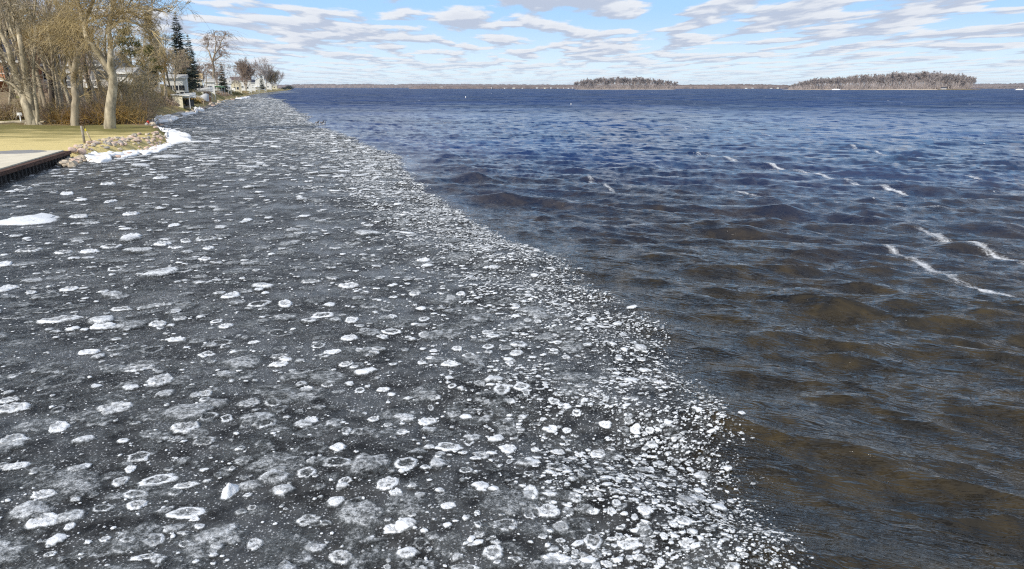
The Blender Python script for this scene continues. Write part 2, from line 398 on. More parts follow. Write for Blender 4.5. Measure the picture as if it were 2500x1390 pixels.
# slush: a film of frazil ice grains lying on the water
m, t, b = new_mat('slush')
P = t.pos(); ins = t.attr('inside')
nl = t.noise(P, 0.55, 4, 0.6); nm = t.noise(P, 3.0, 4, 0.6)
nfine = t.noise(P, 34, 2, 0.6); vor = t.node('ShaderNodeTexVoronoi', feature='F1'); t.l.new(P, vor.inputs['Vector']); vor.inputs['Scale'].default_value = 26
vr = t.node('ShaderNodeSeparateColor'); t.l.new(vor.outputs['Color'], vr.inputs[0])
near = t.math('MULTIPLY', t.step(ins, -0.15, 0.5), t.step(ins, 1.2, 3.5, 1.0, 0.0))
thr = t.math('ADD', 0.60, t.math('MULTIPLY', t.math('ADD', nm, t.math('MULTIPLY', nl, 0.6)), -0.0))
dens = t.step(t.math('ADD', t.math('MULTIPLY', nm, 0.65), t.math('MULTIPLY', nl, 0.35)), 0.36, 0.66)
gr = t.math('MULTIPLY', t.step(vor.outputs['Distance'], 0.16, 0.34, 1.0, 0.0), t.step(vr.outputs[0], t.math('SUBTRACT', 0.80, t.math('MULTIPLY', dens, 0.5)), t.math('SUBTRACT', 0.95, t.math('MULTIPLY', dens, 0.4))))
gr2 = t.step(nfine, 0.60, 0.70)
gran = t.math('MAXIMUM', gr, t.math('MULTIPLY', gr2, t.math('ADD', 0.35, t.math('MULTIPLY', dens, 0.5))))
film = t.mix(dens, (0.010, 0.009, 0.008), (0.080, 0.081, 0.080))
t.l.new(t.mix(t.math('MULTIPLY', gran, 0.7), film, (0.68, 0.70, 0.72)), b.inputs['Base Color'])
t.l.new(t.mix(gran, t.mix(t.step(nl, 0.46, 0.6), (0.40,) * 3, (0.13,) * 3), (0.6,) * 3), b.inputs['Roughness'])
b.inputs['IOR'].default_value = 1.31; t.l.new(t.step(nl, 0.46, 0.62, 0.22, 0.75), b.inputs['Specular IOR Level'])
t.l.new(t.bump(t.math('ADD', nfine, t.math('MULTIPLY', nm, 2.0)), 0.5, 0.035), b.inputs['Normal'])
edge = t.step(t.math('ADD', ins, t.math('MULTIPLY', t.math('SUBTRACT', nm, 0.5), 1.6)), -0.05, 0.75)
al = t.math('MAXIMUM', t.math('MULTIPLY', edge, t.step(ins, 0.2, 1.1, 0.92, 1.0)), t.math('MULTIPLY', gran, t.step(t.math('ADD', ins, t.math('MULTIPLY', t.math('SUBTRACT', nm, 0.5), 1.2)), -0.30, -0.05)))
t.l.new(al, b.inputs['Alpha'])
fin = wins[WF]; fy = uy[WF][:, 0]; fx = ux[WF][:, 0]
keep = (fin.max(1) > -0.6) & (fy > 0.5) & (fy < 1250) & (fx > x_shore(fy) - 4) & (np.abs(np.arctan2(fx, fy)) < A0)
def subset(faces, dz):
    u, inv = np.unique(faces.ravel(), return_inverse=True)
    V = WV[u].copy(); V[:, 2] += dz
    return V, inv.reshape(-1, 4), u
V, F, u = subset(WF[keep], 0.010)
slush = link_mesh('ice_slush', np_mesh('ice_slush', V, F, m, {'inside': wins[u]}, True))
tag(slush, 'dark grey slush of fine ice grains between the floes', 'slush', kind='stuff')

# foam streaks drawn out by the wind
m, t, b = new_mat('foam')
P = t.pos(); fo = t.attr('foam')
nA = t.noise(t.mapv(P, (1, 0.45, 1)), 2.2, 5, 0.65, 0.6); nB = t.noise(P, 14, 3, 0.6)
a_ = t.step(t.math('ADD', t.math('ADD', fo, t.math('MULTIPLY', t.math('SUBTRACT', nA, 0.5), 1.9)), t.math('MULTIPLY', t.math('SUBTRACT', nB, 0.5), 1.0)), 0.52, 1.35)
b.inputs['Base Color'].default_value = (0.78, 0.80, 0.83, 1); b.inputs['Roughness'].default_value = 0.7
t.l.new(t.math('MULTIPLY', a_, 0.75), b.inputs['Alpha'])
STREAK = [[(1700, 375), (1850, 400), (1990, 425), (2100, 450), (2240, 478)], [(2240, 560), (2330, 590), (2430, 620), (2520, 650)], [(2150, 600), (2270, 655), (2350, 690), (2430, 714), (2520, 735)],
          [(2190, 505), (2290, 512)], [(1640, 310), (1760, 322), (1900, 335)], [(1420, 430), (1500, 468)], [(2080, 360), (2200, 385)], [(2300, 425), (2420, 440)], [(1800, 470), (1870, 480)], [(1750, 437), (1800, 440)], [(2200, 330), (2280, 338), (2400, 345)]]
SW = [0.22, 0.24, 0.2, 0.24, 0.16, 0.14, 0.2, 0.15, 0.14, 0.13, 0.18]
fv = np.zeros(len(ux))
for ln, sw in zip(STREAK, SW):
    wp = [at(*p) for p in ln]; dd = np.full(len(ux), 1e9)
    for a, c in zip(wp, wp[1:]):
        ex, ey = c.x - a.x, c.y - a.y; tt = np.clip(((ux - a.x) * ex + (uy - a.y) * ey) / (ex * ex + ey * ey), 0, 1)
        dd = np.minimum(dd, np.hypot(ux - a.x - tt * ex, uy - a.y - tt * ey))
    fv = np.maximum(fv, 1.0 * np.exp(-(dd / (sw * (1 + 0.006 * uy))) ** 2))
wc = np.where((wins < -3) & (uy > 28) & (ux > -70) & (rng.random(len(ux)) < 0.0006 * np.clip(uy / 60, 0.4, 3)) & (uy < 700), rng.uniform(0.8, 1.5, len(ux)), 0)
fv = np.maximum(fv, wc)
kf = fv[WF].max(1) > 0.12
V, F, u = subset(WF[kf], 0.008)
foam = link_mesh('foam', np_mesh('foam', V, F, m, {'foam': fv[u]}, True))
tag(foam, 'white foam streaks drawn out by the wind on blue water', 'foam', kind='stuff')
#==STRUCT==
#==LAND==

# ------------------------------------------------------------------ land: lawn, bank and wooded rise along the shore
def land_z(x, y):
    x = np.asarray(x, dtype=np.float64); y = np.asarray(y, dtype=np.float64)
    t_ = x_shore(y) - x
    lawn = 0.60 * sstep(-0.3, 1.0, t_) + 0.25 * sstep(3, 30, t_)
    bank = 0.5 * sstep(-0.3, 1.0, t_) + 0.7 * sstep(0.5, 3, t_) + (2.7 + 1.3 * sstep(120, 165, y) * (1 - 0.5 * sstep(195, 300, y))) * sstep(2.0 - 1.6 * sstep(180, 230, y), 15 - 6 * sstep(125, 160, y) - 3 * sstep(180, 230, y), t_)
    bank = bank * (1 - 0.50 * sstep(200, 330, y))
    back = sstep(76, 112, y)
    z = lawn * (1 - back) + bank * back + 1.5 * sstep(78, 100, y) * sstep(14, 40, t_) * (1 - back)
    z = z + 0.12 * (fbm(x * 0.2, y * 0.2, 3) - 0.5) * sstep(2, 6, t_) * (0.3 + back * 3)
    return np.where(t_ < -0.3, -0.5 + 0.5 * sstep(-3, -0.3, t_), z)
ys = [18.0]
while ys[-1] < 3300: ys.append(ys[-1] + max(0.45, 0.0095 * ys[-1]))
ys = np.array(ys)
ts = np.concatenate([[-4, -1.5, -0.5, -0.2], np.linspace(0, 6, 19), 6 + np.cumsum(0.45 * 1.075 ** np.arange(70))])
YY, TT = np.meshgrid(ys, ts, indexing='ij')
XX = x_shore(YY) - TT
ZZ = land_z(XX, YY)
a_, b_ = XX.shape
i2, j2 = np.meshgrid(np.arange(a_ - 1), np.arange(b_ - 1), indexing='ij')
LF = np.stack([i2 * b_ + j2, i2 * b_ + j2 + 1, (i2 + 1) * b_ + j2 + 1, (i2 + 1) * b_ + j2], -1).reshape(-1, 4)[:, ::-1]
m, t, b = new_mat('ground')
P = t.pos(); sp_ = t.node('ShaderNodeSeparateXYZ'); t.l.new(P, sp_.inputs[0])
n1_ = t.noise(P, 0.35, 4, 0.6); n2_ = t.noise(P, 2.6, 5, 0.65); n3_ = t.noise(t.mapv(P, (0.12, 0.9, 1)), 0.8, 5, 0.65)
straw = t.mix(n2_, (0.72, 0.58, 0.27), (0.58, 0.47, 0.20)); olive = t.mix(n2_, (0.23, 0.20, 0.07), (0.13, 0.12, 0.04))
gr_ = t.mix(t.step(t.math('ADD', t.math('MULTIPLY', sp_.outputs[1], 0.055), t.math('MULTIPLY', t.math('ADD', n3_, t.math('MULTIPLY', n1_, 0.6)), 2.6)), 4.9, 6.1), straw, olive)
litter = t.mix(t.step(n2_, 0.38, 0.62), (0.19, 0.13, 0.08), (0.33, 0.25, 0.15))
litter = t.mix(t.step(n1_, 0.50, 0.62), litter, (0.22, 0.20, 0.07))
dry = t.mix(t.step(n2_, 0.4, 0.6), (0.36, 0.25, 0.13), (0.42, 0.33, 0.17))
wood = t.mix(t.step(sp_.outputs[1], 108, 135), litter, t.mix(t.step(n1_, 0.45, 0.58), dry, (0.26, 0.24, 0.08)))
t.l.new(t.mix(t.step(t.math('ADD', sp_.outputs[1], t.math('MULTIPLY', n1_, 5)), 79, 82), gr_, wood), b.inputs['Base Color'])
b.inputs['Roughness'].default_value = 0.95; b.inputs['Specular IOR Level'].default_value = 0.1
t.l.new(t.bump(t.math('ADD', n2_, t.noise(P, 12, 3)), 0.6, 0.08), b.inputs['Normal'])
ground = link_mesh('ground', np_mesh('ground', np.stack([XX.ravel(), YY.ravel(), ZZ.ravel()], 1), LF, m, smooth=True)); tag(ground, kind='structure')
def gz(x, y): return float(land_z(np.array([x]), np.array([y]))[0])
def on(px, py, guess=1.0):
    """the land point seen at a photo pixel"""
    d = ray(px, py); Y = 25 * 1.004 ** np.arange(1100); x = d.x / d.y * Y; zr = CAM_H + d.z / d.y * Y
    lz = land_z(x, Y); hit = np.nonzero((zr <= lz) & (x < x_shore(Y) - 0.1))[0]
    i = int(hit[0]) if len(hit) else int(np.argmin(np.abs(zr - 0.5)))
    return Vector((x[i], Y[i], gz(x[i], Y[i])))
def col_at(px, Y, inland=2.5):
    """land point on the bearing of photo column px, at least `inland` metres behind the shoreline"""
    while (px - CX) * CP / FPX * Y > float(x_shore(Y)) - inland and Y < 2000: Y *= 1.01
    x = (px - CX) * CP / FPX * Y
    return Vector((x, Y, gz(x, Y)))

# ------------------------------------------------------------------ seawall: sheet piles, steel cap, concrete walk
A = at(-330, 567, 0.0); B = at(172, 392, 0.0)
A = Vector((A.x, A.y, 0)); ud = (B - A).normalized(); un = Vector((-ud.y, ud.x, 0))   # un points inland
if un.x > 0: un = -un
L = (B - A).length
wall = empty('seawall', (A.x, A.y, 0), 'rusty corrugated steel sheet-pile seawall with a pale concrete walk on top', 'seawall')
prev = None; s_ = 0.0; k_ = 0
while s_ < L:
    g = MB(); prof = [(0, 0), (0.10, 0.16), (0.34, 0.16), (0.44, 0), (0.62, 0)]
    pp = [(ud * (s_ + a) + un * (0.16 - d) * 1.0) for a, d in prof]
    vs = [(p.x, p.y, z) for z in (-1.2, 0.40) for p in pp] + [((p + un * 0.02).x, (p + un * 0.02).y, z) for z in (-1.2, 0.40) for p in pp]
    n = 5; fs = [(i, i + 1, n + i + 1, n + i) for i in range(n - 1)] + [(2 * n + i + 1, 2 * n + i, 3 * n + i, 3 * n + i + 1) for i in range(n - 1)]
    g.add(vs, fs); g.build('sheet_pile', MATS['pile_steel'], wall); s_ += 0.62; k_ += 1
def quad(a0, a1, o0, o1, z0, z1):
    p = [ud * a0 + un * o0, ud * a1 + un * o0, ud * a1 + un * o1, ud * a0 + un * o1]
    return MB().prism([(q.x, q.y) for q in p], z0, z1)
quad(-0.2, L + 0.1, -0.10, 0.28, 0.403, 0.60).build('steel_cap', MATS['metal_rust'], wall)
for q in range(int(L / 3.0) + 1):
    a0 = q * 3.0; a1 = min(a0 + 2.985, L - 0.02)
    if a1 - a0 > 0.4: quad(a0, a1, 0.283, 3.1, 0.3, 0.662 + 0.004 * (q % 2)).build('concrete_panel', MATS['concrete'], wall)
# end wing of the wall turning inland
p = on(46, 374)
pad = MB(); n = 22; pw_, ph_ = 1.5, 1.5
pol = [(math.cos(a) * pw_ * rnd.uniform(.9, 1.1), math.sin(a) * ph_ * rnd.uniform(.85, 1.1)) for a in [2 * math.pi * i / n for i in range(n)]]
pad.prism(pol, -0.15, 0.05); tag(pad.build('gravel_patch', MATS['gravel_pad'], None, (p.x, p.y, p.z + 0.02)), 'grey gravel patch let into the straw-coloured lawn beside the concrete walk', 'gravel patch')

# ------------------------------------------------------------------ rocks and shore ice
def rock_mesh(seed, sub=2):
    r_ = random.Random(seed); me = bpy.data.meshes.new('rock')
    import bmesh
    bm = bmesh.new(); bmesh.ops.create_icosphere(bm, subdivisions=sub, radius=1)
    o = Vector((r_.uniform(-50, 50), r_.uniform(-50, 50), 0))
    sc = Vector((r_.uniform(.8, 1.3), r_.uniform(.7, 1.1), r_.uniform(.5, .85)))
    planes = [(Vector((r_.gauss(0, 1), r_.gauss(0, 1), r_.gauss(0, 1))).normalized(), r_.uniform(.55, .85)) for _ in range(7)]
    for v in bm.verts:
        for n_, d_ in planes:
            k = v.co.dot(n_)
            if k > d_: v.co -= n_ * (k - d_)
        v.co *= 1 + 0.12 * mn.noise(v.co * 1.6 + o)
        v.co = Vector((v.co.x * sc.x, v.co.y * sc.y, v.co.z * sc.z))
    bm.to_mesh(me); bm.free(); return me
ROCKS = []
for s in range(9):
    me = rock_mesh(s, 2); me.materials.append(MATS[('rock_tan', 'rock_pink', 'rock_grey', 'rock_tan')[s % 4]]); ROCKS.append(me)
ROCKW = {0: 'tan', 1: 'pinkish', 2: 'grey', 3: 'tan'}
def rocks(poly, n, smin, smax, label, group, zoff=0.0):
    k = 0; xs = [p[0] for p in poly]; ysr = [p[1] for p in poly]
    while k < n:
        px, py = rnd.uniform(min(xs), max(xs)), rnd.uniform(min(ysr), max(ysr))
        if seg_sd(np.array([px]), np.array([py]), poly)[0] < 0: continue
        q = at(px, py, 0.2); z = gz(q.x, q.y); s = rnd.uniform(smin, smax)
        vi = rnd.randrange(9); c_ = ROCKW[vi % 4]
        o = bpy.data.objects.new('rock', ROCKS[vi]); col.objects.link(o)
        o.location = (q.x, q.y, max(z, 0.0) + s * 0.25 + zoff); o.scale = (s, s, s * rnd.uniform(.7, 1.1)); o.rotation_euler = (rnd.uniform(-.3, .3), rnd.uniform(-.3, .3), rnd.uniform(0, 6.3))
        big = 'larger' if s > (smin + smax) / 2 else 'smaller'
        tag(o, f'{big} {c_} {label}', 'rock', f'{big} {c_} {group}'); k += 1
rocks([(178, 392), (176, 378), (205, 367), (265, 351), (340, 341), (402, 334), (418, 346), (380, 362), (300, 377), (235, 386), (200, 390)], 270, 0.09, 0.25, 'rock in the riprap along the lawn edge', 'rocks of the riprap')
rocks([(150, 400), (165, 380), (200, 376), (205, 392), (185, 400)], 22, 0.2, 0.42, 'boulder heaped at the end of the seawall', 'boulders at the seawall end', 0.05)
rocks([(355, 312), (398, 300), (402, 318), (372, 324)], 12, 0.15, 0.35, 'rock on the point by the snow ledge', 'rocks on the point')
rocks([(440, 276), (500, 262), (510, 254), (540, 244), (605, 232), (600, 238), (545, 250), (505, 263), (490, 272)], 46, 0.3, 0.75, 'rock on the far bank below the shed', 'rocks of the far bank')

def slab(name, pix, h, label, cat, z0=0.0, seed=1, peaks=0.35, mat='snow', group=None):
    w3 = [at(px, py, 0.05) for px, py in pix]; c = sum(w3, Vector()) / len(w3)
    N = 90; poly = []; n = len(w3)
    per = [(w3[(i + 1) % n] - w3[i]).length for i in range(n)]; tot = sum(per)
    for q in range(N):
        d = tot * q / N; i = 0
        while d > per[i]: d -= per[i]; i += 1
        poly.append(w3[i].lerp(w3[(i + 1) % n], d / per[i]))
    sm = [(poly[i - 1] + poly[i] * 2 + poly[(i + 1) % N]) / 4 for i in range(N)]
    sm = [q + (q - c) * 0.22 * mn.noise(Vector((q.x * .8, q.y * .8, seed))) + (q - c) * 0.08 * mn.noise(Vector((q.x * 3, q.y * 3, seed))) for q in sm]
    prof = [(1.0, -0.1), (0.985, 0.45), (0.95, 0.75), (0.85, 0.95), (0.7, 1.0), (0.5, 1.0), (0.3, 1.0), (0.12, 1.0)]
    V = []
    for s, hh in prof:
        for i, p in enumerate(sm):
            q = c + (p - c) * (s * (1 + 0.02 * mn.noise(Vector((i * 0.7, s * 3, seed)))))
            bump = 1 + peaks * 2.2 * mn.noise(Vector((q.x * 0.9, q.y * 0.9, seed))) + peaks * 1.4 * mn.noise(Vector((q.x * 2.7, q.y * 2.7, seed)))
            V.append((q.x - c.x, q.y - c.y, z0 + h * 0.65 * hh * (max(0.15, bump) if hh > 0 else 1)))
    V.append((0, 0, z0 + h * .65)); k = len(prof)
    Q = [(i * N + j, i * N + (j + 1) % N, (i + 1) * N + (j + 1) % N, (i + 1) * N + j) for i in range(k - 1) for j in range(N)]
    T = [((k - 1) * N + j, (k - 1) * N + (j + 1) % N, k * N) for j in range(N)]
    V = np.array(V); Q = np.array(Q); T = np.array(T)
    area = sum(a.x * b_.y - b_.x * a.y for a, b_ in zip(sm, sm[1:] + sm[:1]))
    if area < 0: Q = Q[:, ::-1]; T = T[:, ::-1]
    return tag(link_mesh(name, np_mesh(name, V, [Q, T], MATS[mat], smooth=True), loc=(c.x, c.y, 0)), label, cat, group)
slab('snow_ledge', [(205, 376), (235, 371), (290, 374), (308, 380), (270, 385), (276, 392), (245, 397), (215, 394), (202, 388)], 0.35, 'white rounded snow ledge at the foot of the rocks nearest the seawall', 'shore ice', seed=2)
slab('snow_ledge', [(288, 376), (340, 366), (352, 370), (330, 380), (300, 386)], 0.22, 'narrow white snow ledge between the two big ledges by the rocks', 'shore ice', seed=3)
slab('snow_ledge', [(335, 372), (372, 360), (405, 350), (425, 354), (395, 368), (355, 378)], 0.2, 'flat thin white ice shelf under the lawn point', 'shore ice', seed=4)
slab('snow_ledge', [(352, 316), (368, 310), (400, 316), (432, 322), (464, 334), (466, 346), (440, 352), (408, 350), (400, 338), (408, 326)], 0.42, 'large white snow bank wrapped round the tip of the lawn', 'shore ice', seed=5)
slab('snow_pile', [(374, 288), (390, 283), (412, 283), (436, 290), (418, 297), (385, 299), (374, 296)], 0.5, 'tall white ice heap off the brown bushes by the boat ramp', 'shore ice', seed=6, peaks=0.5)
slab('snow_pile', [(354, 300), (372, 296), (384, 301), (362, 306)], 0.5, 'small white ice lump between the bushes and the ice heap', 'shore ice', seed=7)
slab('snow_pile', [(472, 268), (490, 265), (498, 271), (478, 276)], 0.7, 'white ice heap by the dark rock under the wooden rail', 'shore ice', seed=8)
slab('ice_shelf', [(440, 278), (470, 273), (478, 277), (448, 283)], 0.25, 'thin grey-white ice shelf beside the boat ramp', 'shore ice', seed=9)
slab('ice_shelf', [(575, 241), (608, 236), (612, 238.5), (590, 243)], 0.5, 'far white ice strip along the grassy bank', 'shore ice', seed=10)
slab('ice_shelf', [(150, 398), (172, 392), (186, 396), (168, 404), (140, 406)], 0.12, 'low white ice shelf against the end of the steel seawall', 'shore ice', seed=11)
slab('boat_ramp', [(398, 284), (418, 275), (452, 273), (436, 285), (424, 287)], 0.22, 'dark grey boat ramp sloping down to the ice', 'boat ramp', seed=12, peaks=0.1, mat='rock_grey')

# ------------------------------------------------------------------ tree builder
class Tubes:
    """collects polylines by length and sides, meshes them in one go"""
    def __init__(s): s.g = {}
    def add(s, pts, r0, r1, k=3):
        s.g.setdefault((len(pts), k), []).append((pts, r0, r1))
    def mesh(s, name, mat, extra=None):
        Vs, Fs, o = [], [], 0
        for (n, k), L_ in s.g.items():
            Pn = np.array([l[0] for l in L_], dtype=np.float64); r0 = np.array([l[1] for l in L_]); r1 = np.array([l[2] for l in L_])
            T = np.empty_like(Pn); T[:, 1:-1] = Pn[:, 2:] - Pn[:, :-2]; T[:, 0] = Pn[:, 1] - Pn[:, 0]; T[:, -1] = Pn[:, -1] - Pn[:, -2]
            T /= np.linalg.norm(T, axis=2, keepdims=True) + 1e-9
            up = np.zeros_like(T); up[..., 0] = 0.31; up[..., 1] = 0.95
            N_ = np.cross(T, up); N_ /= np.linalg.norm(N_, axis=2, keepdims=True) + 1e-9; B_ = np.cross(T, N_)
            fr = np.linspace(0, 1, n)[None, :]; rr = r0[:, None] * (1 - fr) + r1[:, None] * fr
            a = 2 * math.pi * np.arange(k) / k
            V = Pn[:, :, None, :] + (N_[:, :, None, :] * np.cos(a)[None, None, :, None] + B_[:, :, None, :] * np.sin(a)[None, None, :, None]) * rr[:, :, None, None]
            Vs.append(V.reshape(-1, 3)); m_ = len(L_)
            i_, j_ = np.meshgrid(np.arange(n - 1), np.arange(k), indexing='ij'); jn = (j_ + 1) % k
            q = np.stack([i_ * k + j_, i_ * k + jn, (i_ + 1) * k + jn, (i_ + 1) * k + j_], -1).reshape(1, -1, 4)
            Fs.append((q + (np.arange(m_) * n * k)[:, None, None] + o).reshape(-1, 4)); o += m_ * n * k
        return np_mesh(name, np.concatenate(Vs), [np.concatenate(Fs)], mat, smooth=True)
def wander(r_, p, d, length, n, wob, lift):
    pts = [p.copy()]; d = d.normalized(); st = length / (n - 1)
    for _ in range(n - 1):
        d = (d + Vector((r_.gauss(0, wob), r_.gauss(0, wob), r_.gauss(0, wob) + lift))).normalized(); p = p + d * st; pts.append(p.copy())
    return pts, d
def grow(r_, T, p, d, length, rad, lv, P_):
    """recursive limb; P_ = per-level dict"""
    n = 7 if lv == 0 else 6 if lv == 1 else 4 if lv == 2 else 3
    pts, de = wander(r_, p, d, length, n, P_['wob'][lv], P_['lift'][lv])
    k = 8 if lv == 0 else 5 if lv == 1 else 3
    tgt = T[0] if lv <= P_.get('trunk_lv', 0) else T[1]
    tgt.add(pts, rad, max(rad * P_['taper'][lv], P_['rmin']), k)
    if lv >= P_['levels']: return
    for _ in range(P_['kids'][lv]):
        f = P_['from'][lv] + (1 - P_['from'][lv]) * r_.random() ** 0.8; s = f * (n - 1); i = min(int(s), n - 2); q = pts[i].lerp(pts[i + 1], s - i)
        ax = pts[min(i + 1, n - 1)] - pts[i]; ax.normalize()
        side = Vector((r_.gauss(0, 1), r_.gauss(0, 1), r_.gauss(0, 1))); side = (side - ax * side.dot(ax)).normalized()
        an = R(P_['ang'][lv]) * r_.uniform(.65, 1.3)
        grow(r_, T, q, ax * math.cos(an) + side * math.sin(an), length * P_['len'][lv] * r_.uniform(.65, 1.25) * (1.15 - 0.5 * f), max(rad * P_['rk'][lv] * (1 - 0.5 * f), P_['rmin']), lv + 1, P_)
def PP(levels=3, kids=(9, 6, 6), frm=(0.35, 0.2, 0.15), ang=(38, 38, 35), ln=(0.5, 0.5, 0.5), rk=(0.5, 0.45, 0.5), wob=(.05, .12, .15, .2), lift=(.03, .05, .03, 0), taper=(.3, .25, .3, .4), rmin=0.01, trunk_lv=0):
    return dict(levels=levels, kids=kids, **{'from': frm}, ang=ang, len=ln, rk=rk, wob=wob, lift=lift, taper=taper, rmin=rmin, trunk_lv=trunk_lv)
def tree_obj(T, base, name, label, cat, tm, cm, group=None):
    root = empty(name, base, label, cat, group)
    if T[0].g: link_mesh('trunk', T[0].mesh('trunk', MATS[tm]), parent=root)
    if T[1].g: link_mesh('crown', T[1].mesh('crown', MATS[cm]), parent=root)
    return root
def bare_tree(base, H, seed, label, P_=None, tm='bark_grey', cm='twig_brown', rad=None, group=None, lean=(0, 0), fork=1, name='bare_tree', frac=0.62):
    r_ = random.Random(seed); T = (Tubes(), Tubes()); P_ = P_ or PP()
    for q in range(fork):
        d = Vector((lean[0] + (r_.uniform(-.28, .28) if fork > 1 else r_.gauss(0, .03)), lean[1] + (r_.uniform(-.2, .2) if fork > 1 else r_.gauss(0, .03)), 1))
        grow(r_, T, Vector((0, 0, -0.3)), d, H * frac * r_.uniform(.9, 1.05), (rad or H * 0.018) / fork ** 0.4, 0, P_)
    return tree_obj(T, base, name, label, 'tree', tm, cm, group)
def shrub(base, H, W, n, seed, label, mat, group=None, name='shrub', droop=-0.03, rad=0.012, cat='shrub', subs=4):
    r_ = random.Random(seed); T = Tubes()
    for _ in range(n):
        d = Vector((r_.gauss(0, .5), r_.gauss(0, .5), r_.uniform(.6, 1.3))); p = Vector((r_.gauss(0, W * .28), r_.gauss(0, W * .28), -0.1))
        pts, de = wander(r_, p, d, H * r_.uniform(.6, 1.15), 5, .2, droop); T.add(pts, rad * r_.uniform(1.0, 2.2), rad * .6, 3)
        for _ in range(subs):
            i = r_.randrange(1, 4); q, _d = wander(r_, pts[i], (pts[i + 1] - pts[i]) + Vector((r_.gauss(0, .3), r_.gauss(0, .3), r_.gauss(0, .2))), H * r_.uniform(.2, .5), 3, .25, droop); T.add(q, rad * .7, rad * .35, 3)
    o = link_mesh(name, T.mesh(name, MATS[mat]), loc=base); return tag(o, label, cat, group)

# ------------------------------------------------------------------ the three big shoreline trees (limbs set out by hand)
def limb(T, lst, Y, r0, r1, k=8, jit=0.25, seed=0, which=0):
    r_ = random.Random(seed); pts = []
    ctrl = [pt(px, py, Y + (0 if i == 0 else r_.uniform(-jit, jit) * i)) for i, (px, py) in enumerate(lst)]
    for a, c in zip(ctrl, ctrl[1:]):
        for f in (0, 0.34, 0.67): pts.append(a.lerp(c, f) + Vector((r_.gauss(0, .04), r_.gauss(0, .04), 0)) * (1 if f else 0))
    pts.append(ctrl[-1]); T[which].add(pts, r0, r1, k); return pts
def sprout(T, pts, n, L_, rad, seed, P_, i0=2, up=0.3):
    r_ = random.Random(seed)
    for _ in range(n):
        i = r_.randrange(i0, len(pts) - 1); ax = (pts[i + 1] - pts[i]).normalized()
        side = Vector((r_.gauss(0, 1), r_.gauss(0, 1), r_.gauss(0, 1) + up)).normalized()
        grow(r_, T, pts[i], ax * 0.5 + side, L_ * r_.uniform(.5, 1.2), rad * r_.uniform(.6, 1.2), 1, P_)
def hang(T, pts, n, lo, hi, seed, rad=.013, i0=2):
    r_ = random.Random(seed)
    for _ in range(n):
        a = pts[r_.randrange(i0, len(pts))] + Vector((r_.gauss(0, .5), r_.gauss(0, .5), r_.uniform(-.2, .5)))
        c, _d = wander(r_, a, Vector((r_.gauss(0, 1), r_.gauss(0, 1), r_.uniform(0, .8))), r_.uniform(lo, hi), 8, .09, -.16); T[1].add(c, rad, rad * .55, 3)
        for _ in range(3):
            i = r_.randrange(2, 7); c2, _d = wander(r_, c[i], (c[i + 1] - c[i]) + Vector((r_.gauss(0, .25), r_.gauss(0, .25), 0)), r_.uniform(.6, 1.6), 4, .12, -.15); T[1].add(c2, rad * .7, rad * .4, 3)
def off(T, base):
    for tt in T:
        for k in tt.g: tt.g[k] = [([p - base for p in pts], a, c) for pts, a, c in tt.g[k]]
FINE = PP(levels=3, kids=(6, 8, 6), frm=(.2, .15, .15), ang=(40, 40, 38), ln=(.5, .55, .55), rmin=0.010, wob=(.05, .14, .18, .22), lift=(.02, .04, .02, 0))
# cream-barked maple at the lawn's far edge
b0 = on(76, 305); Y0 = b0.y
T = (Tubes(), Tubes())
s1 = limb(T, [(78, 307), (66, 262), (52, 225), (38, 180), (24, 130), (8, 92), (-12, 50)], Y0, .50, .16, 10, seed=1)
s2 = limb(T, [(84, 307), (76, 262), (66, 205), (58, 150), (50, 105), (38, 50), (20, 0), (5, -45)], Y0, .44, .13, 10, seed=2)
s3 = limb(T, [(92, 306), (90, 260), (84, 210), (82, 150), (88, 90), (84, 30), (90, -30)], Y0, .2, .07, 8, seed=3)
s4 = limb(T, [(52, 226), (30, 206), (0, 192), (-30, 180)], Y0, .17, .06, 7, seed=4)
s5 = limb(T, [(34, 165), (12, 140), (-10, 118)], Y0, .2, .08, 7, seed=5)
s6 = limb(T, [(40, 100), (26, 70), (22, 20), (30, -20)], Y0, .15, .05, 7, seed=6)
for fx in ((-20, 309), (-8, 309), (10, 309), (18, 308)): limb(T, [(82 + fx[0] * 1.3, 309), (80 + fx[0] * .5, 296), (78 + fx[0] * .3, 270)], Y0, .10, .22, 7, .05, seed=9)
for q, (s, n) in enumerate(((s1, 16), (s2, 20), (s3, 14), (s4, 10), (s5, 8), (s6, 12))): sprout(T, s, n, 3.2, .05, 20 + q, FINE, 4 if q < 3 else 2)
off(T, b0); tree_obj(T, b0, 'maple_tree', 'cream-barked tree of several stems on the lawn edge beside the white sign', 'tree', 'bark_cream', 'bark_cream')
# short stout trunk with a broken knobbly head
b0 = on(183, 307); Y0 = b0.y; T = (Tubes(), Tubes())
s1 = limb(T, [(184, 309), (183, 270), (184, 230), (180, 200), (184, 160), (192, 125)], Y0, .42, .26, 10, seed=11)
s2 = limb(T, [(192, 128), (180, 100), (166, 80)], Y0, .22, .12, 7, seed=12); s3 = limb(T, [(190, 128), (205, 112), (186, 88), (182, 60)], Y0, .2, .06, 7, seed=13)
s4 = limb(T, [(186, 118), (160, 70), (130, 58), (90, 84), (60, 104)], Y0 + .5, .15, .05, 7, seed=14)
for q, s in enumerate((s1, s2, s3, s4)): sprout(T, s, 16, 2.8, .035, 40 + q, FINE, 5 if q == 0 else 1, 1.0)
for q, s in enumerate((s2, s3, s4)): hang(T, s, 60, 1.5, 4.5, 140 + q, i0=1)
off(T, b0); tree_obj(T, b0, 'willow_tree', 'stout pollarded trunk with a broken knobbly head, between two lawn trees', 'tree', 'bark_grey', 'twig_tan')
